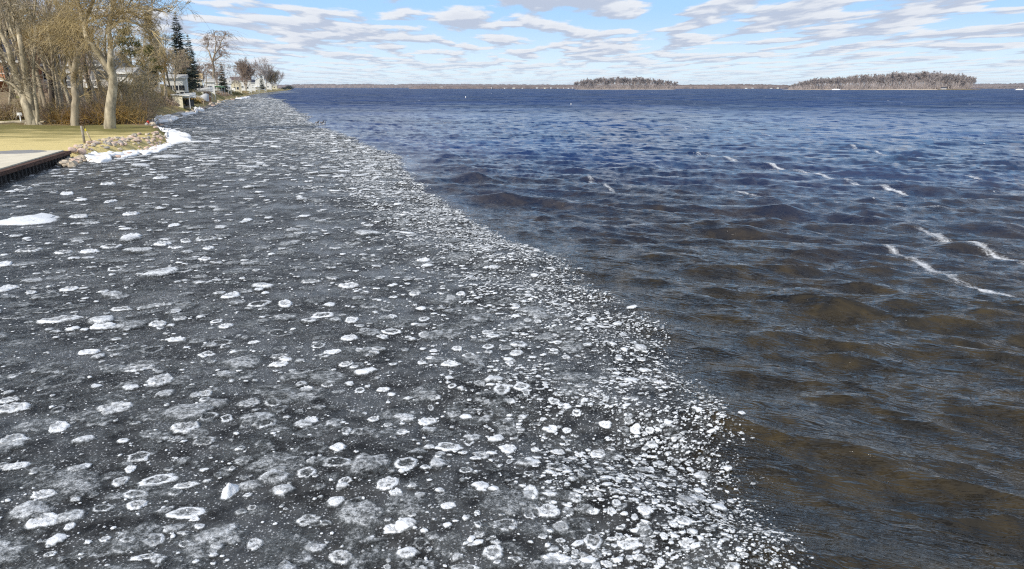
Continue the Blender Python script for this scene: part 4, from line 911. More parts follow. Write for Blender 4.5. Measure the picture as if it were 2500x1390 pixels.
# shed, boats and lifts on the near bank
def simple(name, px, Y, label, cat, z=None): p = col_at(px, Y); return empty(name, (p.x, p.y, p.z if z is None else z), label, cat)
p = on(436, 261); Ys = p.y; k = Ys / FPX
r0_ = empty('shed', p, 'pale yellow boat shed with an open side on the bank', 'shed'); W = 22 * k; H = 26 * k
MB().box(-W/2, W/2, 0, .12, -.4, H).build('front_wall', MATS['wall_cream'], r0_); MB().box(-W/2 - .1, -W/2 - .005, -.02, 2.6, -.4, H).build('side_wall', MATS['wall_white'], r0_)
MB().add([(-W/2 - .3, -.3, H + .02), (W/2 + 1.6, -.3, H - .1), (W/2 + 1.6, 2.9, H - .1), (-W/2 - .3, 2.9, H + .02), (-W/2 - .3, -.3, H + .16), (W/2 + 1.6, -.3, H + .04), (W/2 + 1.6, 2.9, H + .04), (-W/2 - .3, 2.9, H + .16)], [(3, 2, 1, 0), (4, 5, 6, 7), (0, 1, 5, 4), (1, 2, 6, 5), (2, 3, 7, 6), (3, 0, 4, 7)]).build('roof', MATS['wall_white'], r0_)
MB().box(W/2 + 1.3, W/2 + 1.42, 0, .12, -.4, H - .11).build('post', MATS['metal_light'], r0_); MB().box(W/2 + .004, W/2 + 1.2, .9, 2.4, 0, H * .55).build('crate_stack', MATS['rubber_black'], r0_)
def hull(name, loc, L_, B_, D_, rz, label, parts=True, mat='boat_white'):
    root = empty(name, loc, label, 'boat', rz=rz); V = []; n = 9; prof = [(1, 1), (.92, .55), (.62, .12), (0, 0)]
    for i in range(n):
        f = i / (n - 1); wv = (1 - f ** 3) ** .8 if f < 1 else .02; sh = 1 + .25 * f * f
        ring = [(s, z) for s, z in prof] + [(-s, z) for s, z in prof[-2::-1]]
        V += [((f - .5) * L_, s * B_ / 2 * wv, z * D_ * sh + (f ** 2) * D_ * .12) for s, z in ring]
    kk = 7; F = [(i * kk + j, (i + 1) * kk + j, (i + 1) * kk + j + 1, i * kk + j + 1) for i in range(n - 1) for j in range(kk - 1)] + [tuple(range(kk))]
    F += [(i * kk, i * kk + kk - 1, (i + 1) * kk + kk - 1, (i + 1) * kk) for i in range(n - 1)]
    MB().add(V, F).build('hull', MATS[mat], root)
    if parts:
        MB().box(-.05 * L_, .02 * L_, -B_ * .3, B_ * .3, D_ * 1.02, D_ * 1.5).build('windscreen', MATS['glass_dark'], root)
        MB().box(-.56 * L_, -.5 * L_ - .004, -.18, .18, D_ * .3, D_ * 1.35).build('outboard_motor', MATS['rubber_black'], root)
    return root
p = col_at(444, 150); hull('motorboat', (p.x, p.y, p.z + .9), 5.2, 2.0, .9, 0.1, 'white motorboat on the rack above the yellow shed')
p = on(460, 255); hull('motorboat', (p.x, p.y, p.z + 1.3), 4.4, 1.8, .8, -.3, 'white motorboat stored beside the open side of the shed')
p = on(497, 240); hull('motorboat', (p.x, p.y, p.z + 1.6), 6.0, 2.2, 1.1, .1, 'white motorboat under the weeping willow')
p = on(572, 228); hull('sailing_dinghy', (p.x - 1, p.y, p.z + .6), 9.5, 2.2, 1.3, R(-52), 'long white upturned hull lying on the grassy slope', False)
def lift(px, py, h, w_, label, canopy=None, n=1):
    p = on(px, py); root = empty('boat_lift', p, label, 'boat lift')
    for x in (-w_/2, w_/2):
        for y in (0, 2.6): MB().box(x - .05, x + .05, y - .05, y + .05, -.3, h).build('post', MATS['boat_white'], root)
    MB().bar((-w_/2 + .06, 0, h * .55), (w_/2 - .06, 0, h * .55), .09).build('beam', MATS['boat_white'], root); MB().bar((-w_/2 + .06, 2.6, h * .55), (w_/2 - .06, 2.6, h * .55), .09).build('beam', MATS['boat_white'], root)
    MB().bar((-w_/2 + .06, 0, .5), (w_/2 - .06, 0, .5), .12).build('cradle', MATS['boat_white'], root)
    if canopy:
        g = MB(); w3 = w_ / 2 + .3; g.add([(-w3, -.4, h + .01), (-w3 * .5, -.4, h + .55), (w3 * .5, -.4, h + .55), (w3, -.4, h + .01), (-w3, 3.2, h + .01), (-w3 * .5, 3.2, h + .55), (w3 * .5, 3.2, h + .55), (w3, 3.2, h + .01)], [(0, 1, 5, 4), (1, 2, 6, 5), (2, 3, 7, 6), (0, 3, 2, 1), (4, 5, 6, 7)])
        g.build('canopy', MATS[canopy], root)
    return root
lift(512, 243, 4.6, 1.6, 'white boat lift with two tall posts by the rusty wall', None)
lift(524, 229, 2.2, 5.6, 'boat lift under a light green canopy beside the willow', 'paint_green')
lift(545, 228, 2.6, 4.6, 'white boat lift right of the green canopy', 'boat_white')
lift(622, 227, 4.0, 5, 'white boat lift standing below the gabled house', 'boat_white'); lift(640, 226.5, 4.0, 5, 'white boat lift at the right end of the lakefront row', None); lift(600, 229, 4, 5, 'white boat lift below the brown-roofed house', None)
p = on(486, 248); TS = MB(); n = 9; V = []
for i in range(n):
    f = i / (n - 1); w_ = 1.3 * math.sin(math.pi * min(.97, .12 + f * .86)) ** .6; hh = 1.7 + .35 * math.sin(f * 9)
    V += [((f - .5) * 5, -w_, 0), ((f - .5) * 5, -w_ * .8, hh * .62), ((f - .5) * 5, 0, hh), ((f - .5) * 5, w_ * .8, hh * .62), ((f - .5) * 5, w_, 0)]
tb = TS.add(V, [(i * 5 + j, (i + 1) * 5 + j, (i + 1) * 5 + j + 1, i * 5 + j + 1) for i in range(n - 1) for j in range(4)] + [(0, 1, 2, 3, 4), (44, 43, 42, 41, 40)]).build('covered_boat', MATS['tarp_grey'], None, p, True)
tb.rotation_euler = (0, 0, .5); tag(tb, 'boat wrapped in pale grey tarp between shed and rusty wall', 'covered boat')
# wooden stair rail, rusty retaining wall, pilings
pA, pB = on(482, 250), on(498, 258); rr = empty('stair_rail', pA, 'pale wooden handrail running down to the ice', 'handrail'); d = pB - pA
for q in range(4): s = d * (q / 3); MB().box(s.x - .05, s.x + .05, s.y - .05, s.y + .05, s.z - .3, s.z + 1.1).build('post', MATS['wood_pale'], rr)
MB().bar(Vector((0, 0, 1.15)), d + Vector((0, 0, 1.15)), .12).build('rail', MATS['wood_pale'], rr); MB().bar(Vector((0, 0, .55)), d + Vector((0, 0, .55)), .1).build('rail', MATS['wood_pale'], rr)
pA, pB = on(486, 250), on(514, 247); rw = empty('retaining_wall', pA, 'rust-red timber retaining wall below the white boat lift', 'retaining wall'); d = pB - pA; d.z = 0
for q in range(4): MB().bar(Vector((0, 0, -.2 + q * .33)), d + Vector((0, 0, -.2 + q * .33)), .3, .32).build('timber', MATS['wood_red'], rw)
pA, pB = on(446, 264), on(470, 262); rw = empty('timber_wall', pA, 'low dark timber wall below the yellow shed', 'retaining wall'); d = pB - pA; d.z = 0
for q in range(2): MB().bar(Vector((0, 0, .1 + q * .26)), d + Vector((0, 0, .1 + q * .26)), .25, .25).build('timber', MATS['wood_grey'], rw)
# white steps on the slope
pA, pB = on(561, 216), on(577, 232); st = empty('stairway', pA, 'white stairway running down the slope to the lake', 'stairs'); d = pB - pA
for s in (-.6, .6): MB().bar(Vector((s, 0, .1)), d + Vector((s, 0, .1)), .1, .35).build('stringer', MATS['boat_white'], st); MB().bar(Vector((s, 0, 1.1)), d + Vector((s, 0, 1.1)), .09).build('handrail', MATS['boat_white'], st)
for q in range(16): c = d * ((q + .5) / 16); MB().box(c.x - .54, c.x + .54, c.y - .2, c.y + .2, c.z + .18, c.z + .24).build('step', MATS['boat_white'], st)
# sign, post with leaning pole, dock sections, stacked poles
p = on(52, 302); sg = empty('sign', p, 'blank white sign on a thin post left of the cream-barked tree', 'sign')
MB().box(-.05, .05, -.04, .04, -.3, .95).build('post', MATS['boat_white'], sg); MB().box(-.27, .27, -.075, -.045, .83, 1.12).build('board', MATS['boat_white'], sg)
p = on(207, 351); ps = empty('mooring_post', p, 'grey wooden post with a hooped head standing on the lawn', 'post')
MB().tube([(0, 0, -.2), (-.03, 0, .6), (-.07, 0, 1.25)], [.09, .085, .08], 8).build('shaft', MATS['wood_grey'], ps, smooth=True)
MB().tube([(-.07 + .11 + .11 * math.cos(a), 0, 1.12 + .16 * math.sin(a)) for a in [i * math.pi / 6 for i in range(13)]], .025, 6).build('hoop', MATS['metal_rust'], ps)
p = on(225, 348); pl_ = empty('pole', p, 'pale pole with a yellow band leaning on the wooden post', 'pole')
tp = Vector((-.42, .05, .98)); MB().tube([(0, 0, 0), tp * .8], .045, 8).build('shaft', MATS['wood_pale'], pl_, smooth=True); MB().tube([tp * .801, tp], .05, 8).build('yellow_band', MATS['paint_yellow'], pl_, smooth=True)
def dock(px, py, L_, W_, rz, tilt, label):
    p = on(px, py); root = empty('dock_section', p + Vector((0, 0, .25)), label, 'dock section', rz=rz); root.rotation_euler = (tilt, 0, rz)
    for s in (-1, 1): MB().box(-L_/2, L_/2, s * W_/2 - .05, s * W_/2 + .05, -.02, .16).build('side_rail', MATS['metal_light'], root)
    n = int(L_ / .34)
    for q in range(n): x0 = -L_/2 + L_ * (q + .5) / n; MB().box(x0 - .12, x0 + .12, -W_/2 + .052, W_/2 - .052, .04, .09).build('slat', MATS['metal_light'], root)
dock(44, 286, 3.8, 1.3, .12, .5, 'aluminium dock section lying tilted behind the white sign'); dock(8, 282, 3.0, 1.2, .9, .9, 'aluminium dock section propped steeply at the far left'); dock(150, 284, 2.6, .8, -.2, .2, 'short aluminium dock frame lying in the thicket')
dock(100, 286, 2.6, .9, 1.1, .6, 'aluminium ladder-like dock frame right of the cream-barked tree')
p = on(158, 290); hull('rowing_boat', (p.x, p.y, p.z + .9), 2.2, .9, .4, .1, 'small upturned white dinghy among the grey trunks', False)
for q, (px, py, ln, lab) in enumerate(((30, 304, 5.5, 'long fallen log lying along the back of the lawn'), (60, 302, 3.5, 'shorter fallen log beside the white sign'), (310, 300, 3.5, 'dead branch leaning on the bushes of the point'), (118, 303, 3, 'fallen log between cream tree and thicket'))):
    p = on(px, py); tag(MB().tube([(-ln/2, 0, .12), (0, .1, .22), (ln/2, .3, .12 + .25 * (q % 2))], [.14, .12, .07], 7).build('log', MATS['bark_cream'], None, p, True), lab, 'log')
p = on(362, 304); tag(MB().tube([(0, 0, -.05), (0, 0, .25), (0, 0, .4)], [.16, .16, .05], 10).build('buoy', MATS['paint_red'], None, p, True), 'small red buoy washed up under the brown bushes', 'buoy')
# buoys and ducks on the water
for px, py, lab in ((1394, 257, 'white marker buoy floating on the open lake nearest the middle'), (1137, 240, 'smaller white marker buoy farther out on the open lake')):
    p = at(px, py); s = p.y / FPX * 1.9; h = float(waves(np.array([p.x]), np.array([p.y]))[0]); by = empty('marker_buoy', (p.x, p.y, h), lab, 'buoy')
    MB().tube([(0, 0, -s), (0, 0, s * .8), (0, 0, s * 2.2)], [s * .5, s * .5, s * .45], 10).build('float', MATS['boat_white'], by, smooth=True); MB().tube([(0, 0, s * 1.0), (0, 0, s * 1.35)], s * .53, 10).build('band', MATS['wall_grey'], by)
for q, (px, py) in enumerate(((774, 301), (786, 301.5), (791, 303), (1500, 466))):
    if q == 3: continue
    p = at(px, py); h = float(waves(np.array([p.x]), np.array([p.y]))[0]); dk = empty('duck', (p.x, p.y, h), ['left duck of the three off the ice edge, facing away', 'middle duck of the three off the ice edge', 'right duck of the three off the ice edge'][q], 'duck', 'ducks off the ice edge', rz=.5 * q)
    MB().tube([(-.26, 0, .12), (-.15, 0, .08), (0, 0, .09), (.14, 0, .1), (.2, 0, .18), (.23, 0, .27), (.27, 0, .30), (.33, 0, .29)], [.02, .08, .12, .1, .05, .045, .055, .02], 10).build('body', MATS['feather_brown'], dk, smooth=True)
    for s in (-1, 1): MB().tube([(-.2, s * .06, .13), (-.02, s * .11, .13), (.1, s * .09, .13)], [.01, .05, .02], 6).build('wing', MATS['feather_white'], dk, smooth=True)
    MB().box(.325, .385, -.015, .015, .275, .295).build('bill', MATS['paint_yellow'], dk)

# ------------------------------------------------------------------ far shore, islands
m, t, b = new_mat('far_woods'); P = t.pos(); n_ = t.noise(t.mapv(P, (1, 1, .6)), .05, 5, .65)
t.l.new(t.mix(t.step(n_, .38, .64), (0.13, 0.105, 0.10), (0.25, 0.195, 0.17)), b.inputs['Base Color']); b.inputs['Roughness'].default_value = 1; b.inputs['Specular IOR Level'].default_value = 0
def ridge(name, az0, az1, r0, depth, prof, label=None, kind='structure', seed=0, steps=320, mat=None):
    """a wooded ridge following the far shore; prof: (px, height in m)"""
    pxs = np.linspace(az0, az1, steps); hts = np.interp(pxs, [q[0] for q in prof], [q[1] for q in prof])
    x = (pxs - CX) * CP / FPX * r0; V = []; n = steps
    rough = 0.55 + 0.9 * fbm(pxs * 0.25 + seed, pxs * 0 + seed, 4)
    for off_, f in ((0, 0.0), (0.02, .45), (depth * .3, .8), (depth * .6, 1.0), (depth, .9)):
        z = hts * f * (1 + (rough - 1) * .22 * (f > 0) + .05 * rng.normal(0, 1, n) * (f > 0)); kx = 1 + off_ / r0
        V.append(np.stack([x * kx, np.full(n, r0 + off_) + 30 * np.sin(pxs * .01), z - (0.6 if f == 0 else 0)], 1))
    V = np.concatenate(V); F = [(r * n + i, r * n + i + 1, (r + 1) * n + i + 1, (r + 1) * n + i) for r in range(4) for i in range(n - 1)]
    o = link_mesh(name, np_mesh(name, V, np.array(F), mat or MATS['far_woods'])); return tag(o, label, None, kind=kind)
ridge('hills', 420, 1480, 5200, 1500, [(420, 8), (690, 24), (760, 31), (820, 28), (880, 32), (950, 26), (1010, 32), (1060, 30), (1480, 24)], seed=3)
ridge('hills', 2330, 2900, 4200, 900, [(2330, 24), (2440, 27), (2520, 29), (2900, 20)], seed=5)
ridge('far_shore_woods', 1000, 2120, 2350, 250, [(1000, 3), (1020, 8), (1040, 10), (1100, 9), (1400, 10.5), (1500, 12), (1700, 13), (1830, 14.5), (1950, 11), (2120, 8)], 'low brown wood along the far shore of the lake', 'stuff', seed=9)
ridge('far_shore_woods', 2340, 3000, 2500, 250, [(2340, 5), (2400, 6), (2500, 5), (3000, 7)], 'low brown wood beyond the right-hand island', 'stuff', seed=12)
# houses dotted along the far shore
r_ = random.Random(5)
FH = [(1030, 5), (1041, 4), (1052, 5), (1077, 9), (1090, 4), (1115, 4), (1140, 5), (1165, 3), (1182, 4), (1200, 3), (1232, 4), (1254, 7), (1275, 3), (1311, 6), (1330, 4), (1345, 4), (1362, 4), (1376, 3), (1388, 4), (1398, 4), (1660, 7), (1672, 5), (1790, 6), (1808, 5), (1822, 7), (1838, 6), (1884, 5), (1900, 4)]
hp_ = None
for q, (px, wpx) in enumerate(FH):
    Y = 2330; k = Y / FPX; x = (px - CX) * CP / FPX * Y; W = wpx * k * .8; big = px == 1077
    root = empty('lake_house', (x, Y, -.2), 'long white boathouse, the largest pale building on the far shore' if big else 'tiny pale house at the water on the far shore', 'house', None if big else 'tiny houses on the far shore')
    h = r_.uniform(1.8, 3.2) if not big else 5
    MB().box(-W/2, W/2, 0, 8, 0, h).build('wall', MATS['wall_grey' if r_.random() < .35 else 'wall_white' if r_.random() < .6 else 'wall_cream'], root)
    MB().add([(-W/2 - .3, -.3, h + .01), (W/2 + .3, -.3, h + .01), (W/2 + .3, 8.3, h + .01), (-W/2 - .3, 8.3, h + .01), (-W/2 - .3, 4, h + 1.8), (W/2 + .3, 4, h + 1.8)], [(0, 1, 5, 4), (2, 3, 4, 5), (0, 4, 3), (1, 2, 5), (3, 2, 1, 0)]).build('roof', MATS['roof_light' if q % 2 else 'roof_grey'], root)
# islands
ISP = PP(levels=3, kids=(9, 7, 5), frm=(.35, .25, .2), ang=(36, 36, 36), ln=(.5, .5, .55), rk=(.55, .6, .7), rmin=.11, wob=(.05, .1, .14, .18), lift=(.03, .06, .05, .02), taper=(.5, .5, .6, .6))
ISP['kids'] = (14, 9, 6); VAR = []
for v in range(8):
    r_ = random.Random(900 + v); T = (Tubes(), Tubes()); grow(r_, T, Vector((0, 0, -.3)), Vector((r_.gauss(0, .05), 0, 1)), 13, .32, 0, ISP)
    VAR.append((T[0].mesh('trunk', MATS['trunk_far']), T[1].mesh('crown', MATS['twig_far'])))
def isl(px0, px1, Y, dep, prof, n, label, grp, glabel, seed):
    Yc = Y + dep / 2; x0, x1 = [(p - CX) * CP / FPX * Yc for p in (px0, px1)]; cx = (x0 + x1) / 2; W = x1 - x0; N = 60
    V = []
    for s, z in ((1.03, -.5), (1.0, .25), (.9, .9), (.5, 1.6)):
        for i in range(N): a = 2 * math.pi * i / N; k = 1 + .05 * math.sin(3 * a + seed) + .03 * math.sin(7 * a); V.append((math.cos(a) * W / 2 * s * k, math.sin(a) * dep / 2 * s * k, z))
    V.append((0, 0, 1.8)); F = [(r * N + i, r * N + (i + 1) % N, (r + 1) * N + (i + 1) % N, (r + 1) * N + i) for r in range(3) for i in range(N)]; T_ = [(3 * N + i, 3 * N + (i + 1) % N, 4 * N) for i in range(N)]
    tag(link_mesh('island', np_mesh('island', np.array(V), [np.array(F), np.array(T_)], MATS['rock_tan']), loc=(cx, Y + dep / 2, 0)), kind='structure')
    r_ = random.Random(seed)
    for q in range(n):
        px = px0 + (px1 - px0) * (q + r_.uniform(.1, .9)) / n; e = min(px - px0, px1 - px) / (px1 - px0) * 2
        y = Y + dep / 2 + dep * .5 * r_.uniform(-.92, .8) * math.sqrt(max(0.02, 1 - (1 - e) ** 2)); x = (px - CX) * CP / FPX * y
        H = np.interp(px, [p[0] for p in prof], [p[1] for p in prof]) * r_.uniform(.86, 1.08); s = H / 14.5
        tm, cm = VAR[r_.randrange(8)]; root = empty('bare_tree', (x, y, .8), glabel, 'tree', grp, r_.uniform(0, 6.3)); root.scale = (s * 1.15, s * 1.15, s)
        link_mesh('trunk', tm, parent=root); link_mesh('crown', cm, parent=root)
    # understorey twigs
    T = Tubes()
    for _ in range(n * 40):
        px = r_.uniform(px0 + 2, px1 - 2); e = min(px - px0, px1 - px) / (px1 - px0) * 2; y = dep * .5 * r_.uniform(-.95, .8) * math.sqrt(max(0.02, 1 - (1 - e) ** 2)); H = np.interp(px, [p[0] for p in prof], [p[1] for p in prof])
        pts, _d = wander(r_, Vector(((px - CX) * CP / FPX * (Yc + y) - cx, y, .3)), Vector((r_.gauss(0, .35), r_.gauss(0, .3), 1)), H * r_.uniform(.3, .8), 3, .12, 0); T.add(pts, .2, .11, 3)
    tag(link_mesh('undergrowth', T.mesh('undergrowth', MATS['twig_far']), loc=(cx, Y + dep / 2, 0)), label, kind='stuff')
isl(1405, 1650, 1650, 70, [(1405, 14), (1420, 18), (1500, 21), (1560, 22), (1650, 13)], 62, 'grey-brown underwood filling the smaller island', 'bare trees on the smaller island', 'bare grey-brown tree in the wood on the smaller island', 41)
isl(1925, 2375, 1350, 110, [(1925, 6), (1960, 13), (2000, 17), (2080, 20), (2180, 25), (2280, 26), (2340, 22), (2375, 20)], 120, 'grey-brown underwood filling the larger island', 'bare trees on the larger island', 'bare grey-brown tree in the wood on the larger island', 42)
# low spit of the larger island, little house and drift ice
x0 = (2345 - CX) * CP / FPX * 1340; V = []
for s, z in ((1.0, -.4), (.85, .9), (.4, 1.5)): V += [(math.cos(2 * math.pi * i / 28) * 42 * s, math.sin(2 * math.pi * i / 28) * 16 * s, z) for i in range(28)]
F = [(r * 28 + i, r * 28 + (i + 1) % 28, (r + 1) * 28 + (i + 1) % 28, (r + 1) * 28 + i) for r in range(2) for i in range(28)] + [tuple(range(56, 84))]
tag(MB().add(V, F).build('spit', MATS['needle_gold'], None, (x0, 1345, 0)), kind='structure')
for px, w_, lab in ((2042, 16, 'white drift ice against the larger island'), (2490, 14, 'white drift ice far off at the right')):
    x = (px - CX) * CP / FPX * 1320; V = []
    for s, z in ((1.0, -.2), (.9, .8), (.5, 1.5)): V += [(math.cos(2 * math.pi * i / 16) * w_ * .5 * s, math.sin(2 * math.pi * i / 16) * 5 * s, z * (1 + .3 * math.sin(i * 2.3))) for i in range(16)]
    tag(MB().add(V, [(r * 16 + i, r * 16 + (i + 1) % 16, (r + 1) * 16 + (i + 1) % 16, (r + 1) * 16 + i) for r in range(2) for i in range(16)] + [tuple(range(32, 48))]).build('drift_ice', MATS['snow'], None, (x, 1320, 0)), lab, 'shore ice')
for q, px in enumerate((2440, 2452, 2464, 2478, 2488, 2496)):
    x = (px - CX) * CP / FPX * 1500; tm, cm = VAR[q]; root = empty('bare_tree', (x, 1500, 0), 'small thin bare tree on the flat spit far right of the larger island', 'tree', 'thin trees on the far spit', q); s = .42 + .05 * (q % 3); root.scale = (s, s, s)
    link_mesh('trunk', tm, parent=root); link_mesh('crown', cm, parent=root)
x = (2306 - CX) * CP / FPX * 1338; root = empty('cabin', (x, 1338, .8), 'dark little cabin under the trees of the larger island', 'house'); MB().box(-4, 4, 0, 5, 0, 2.8).build('wall', MATS['wall_grey'], root); MB().add([(-4.4, -.4, 2.81), (4.4, -.4, 2.81), (4.4, 5.4, 2.81), (-4.4, 5.4, 2.81), (-4.4, 2.5, 4.4), (4.4, 2.5, 4.4)], [(0, 1, 5, 4), (2, 3, 4, 5), (0, 4, 3), (1, 2, 5), (3, 2, 1, 0)]).build('roof', MATS['roof_dark'], root)
# air between here and the far shore
hzm = bpy.data.materials.new('haze'); hzm.use_nodes = True; ht = hzm.node_tree; ht.nodes.clear()
pv = ht.nodes.new('ShaderNodeVolumePrincipled'); pv.inputs['Color'].default_value = (0.78, 0.86, 1.0, 1); pv.inputs['Density'].default_value = 0.00005; pv.inputs['Anisotropy'].default_value = 0.1
ho = ht.nodes.new('ShaderNodeOutputMaterial'); ht.links.new(pv.outputs[0], ho.inputs['Volume'])
hz_o = MB().box(-9000, 9000, -9000, 9000, -2.6, 45).build('haze', hzm); tag(hz_o, 'thin blue haze over the lake', kind='stuff')

#==FLOES==

# ------------------------------------------------------------------ ice floes
m, t, b = new_mat('floe_ice')
P = t.pos(); fr = t.attr('frost')
nA = t.noise(P, 16, 4, 0.65); nB = t.noise(P, 60, 2, 0.6); nC = t.noise(P, 5, 3, 0.6)
nn = t.math('ADD', t.math('ADD', t.math('MULTIPLY', t.math('SUBTRACT', nA, 0.5), 1.0), t.math('MULTIPLY', t.math('SUBTRACT', nB, 0.5), 0.55)), t.math('MULTIPLY', t.math('SUBTRACT', nC, 0.5), 0.4))
fe = t.math('ADD', fr, nn)
t.l.new(t.mix(t.step(fe, 0.38, 0.95), (0.12, 0.13, 0.13), (0.76, 0.775, 0.79)), b.inputs['Base Color'])
t.l.new(t.step(fe, 0.10, 1.0), b.inputs['Alpha'])
b.inputs['Roughness'].default_value = 0.55; b.inputs['Specular IOR Level'].default_value = 0.35
t.l.new(t.bump(t.math('ADD', nA, t.math('MULTIPLY', nB, 0.3)), 0.7, 0.03), b.inputs['Normal'])
FLOE = m
K = 26
def floe_data(cx, cy, rx, ry, rot, frost, ring, seed, peak=0.0):
    r_ = np.random.default_rng(seed)
    a = np.linspace(0, 2 * math.pi, K, endpoint=False)
    out = np.ones(K)
    for h in range(2, 9): out += r_.normal(0, 0.15 / h ** 0.85) * np.cos(h * a + r_.uniform(0, 6.3))
    out *= 1 + r_.normal(0, 0.025, K)
    solid = sstep(0.55, 0.85, frost); rim = float(r_.choice([0.04, 0.12, 0.22]))
    prof = [(1.55, 0.000, 0.0), (1.22, 0.004, 0.22 * frost + 0.06), (1.02, 0.010, 0.30 + 0.35 * frost), (0.93, 0.55, frost), (0.80, 1.0, frost + 0.06), (0.58, 0.72, frost - (0.32 if ring else rim)), (0.30, 0.62, frost - (0.38 if ring else rim * 0.9))]
    sz = min(rx, ry); hgt = min(0.055, (0.07 + 0.12 * solid) * sz * (0.6 if ring else 1) * (2.0 if peak else 1) + (0.05 if peak > .2 and peak < 1 else 0)) if peak < 1 else 0.1 * sz
    if not solid: hgt *= 0.3
    ox, oy = r_.normal(0, 0.10, 2)
    V = []; A = []
    for i, (s_, hh, fq) in enumerate(prof):
        k_ = (1 - s_) if s_ < 1 else 0
        o2 = out * (1 + r_.normal(0, 0.03, K))
        x = rx * (s_ * np.cos(a) * o2 + ox * k_); y = ry * (s_ * np.sin(a) * o2 + oy * k_)
        zl = hgt * hh * (1 + 0.35 * r_.normal(0, 1, K) * (hh > 0.3)) + peak * sz * max(0, 0.9 - s_)
        if i == 0: zl = zl - 0.006
        V.append(np.stack([x, y, np.maximum(zl, -0.01)], 1)); A.append(np.clip(fq + r_.normal(0, 0.07, K) * (s_ < 1.1), 0 if s_ > 1.3 else 0.02, 1.1) if s_ < 1.5 else np.zeros(K))
    V.append(np.array([[rx * ox, ry * oy, hgt * 0.8 + peak * sz * 0.9]])); A.append([prof[-1][2]])
    V = np.concatenate(V); A = np.concatenate(A); n = len(prof)
    q = [(i * K + j, i * K + (j + 1) % K, (i + 1) * K + (j + 1) % K, (i + 1) * K + j) for i in range(n - 1) for j in range(K)]
    tr = [((n - 1) * K + j, (n - 1) * K + (j + 1) % K, n * K) for j in range(K)]
    c, s = math.cos(rot), math.sin(rot)
    V = np.stack([V[:, 0] * c - V[:, 1] * s, V[:, 0] * s + V[:, 1] * c, V[:, 2]], 1)
    return V, np.array(q), np.array(tr), A

R1 = [(410,90,270,110,.5),(1090,90,170,90,.75),(570,210,330,130,.35),(780,275,220,90,.75),(80,275,220,80,.85),(60,220,140,40,.85),(1390,180,100,45,.85),(1360,280,150,80,.72),(1415,335,130,60,.7,1),(1540,350,80,65,.85,1),(1690,240,140,70,.68),(1850,235,120,60,.68),(1080,320,270,100,.5),(400,405,130,90,.98),(1260,415,170,90,.8),(1195,490,90,50,.6),(90,490,170,80,.88),(680,440,220,100,.3),(1385,505,140,75,.66),(945,605,150,85,.8,1),(885,690,70,60,.93),(115,675,175,60,.85),(320,690,100,60,.6),(1420,640,220,110,.35),(640,690,150,90,.35,1),(1795,380,160,90,.7),(2110,355,100,55,.93),(2100,560,200,110,.48),(2295,550,110,60,.97),(2110,640,50,45,.97),(2285,655,185,85,.75,1),(2080,725,125,85,.88,1),(1780,660,130,60,.6),(1070,765,260,80,.95,1),(1260,800,160,50,.88),(915,860,180,60,1,1),(820,775,90,90,.78),(180,770,180,60,.4),(300,870,170,70,.85),(1560,840,120,100,1,2),(930,935,130,80,.9),(960,960,330,110,.35),(700,960,110,70,.7,1),(1265,985,245,90,1,1),(1320,1025,70,40,.88),(300,1050,210,110,.97),(475,1085,70,60,.88),(1270,1070,120,45,.5),(1500,1110,110,60,.85),(2085,1030,140,80,.7),(1050,1170,120,110,.95,1),(1255,1195,75,65,.95,1),(1345,1185,75,45,.93,1),(990,1290,160,55,1,1),(1730,1190,100,100,.76),(650,1240,280,150,.5),(715,1170,60,50,.93),(150,1255,190,110,.4),(2310,1265,160,110,.77),(2340,785,90,60,.87,1),(2170,30,150,70,.6),(1850,150,290,90,.5),(2080,140,90,35,.93),(2220,115,80,35,.72),(2440,150,70,40,.93,1),(2350,430,80,60,.7),(2460,430,140,70,.6),(1440,100,150,50,.4),(1670,390,80,80,.6),(640,870,50,50,.6),(1710,950,60,40,.85),(340,1270,80,40,.83),(940,10,200,50,.72)]
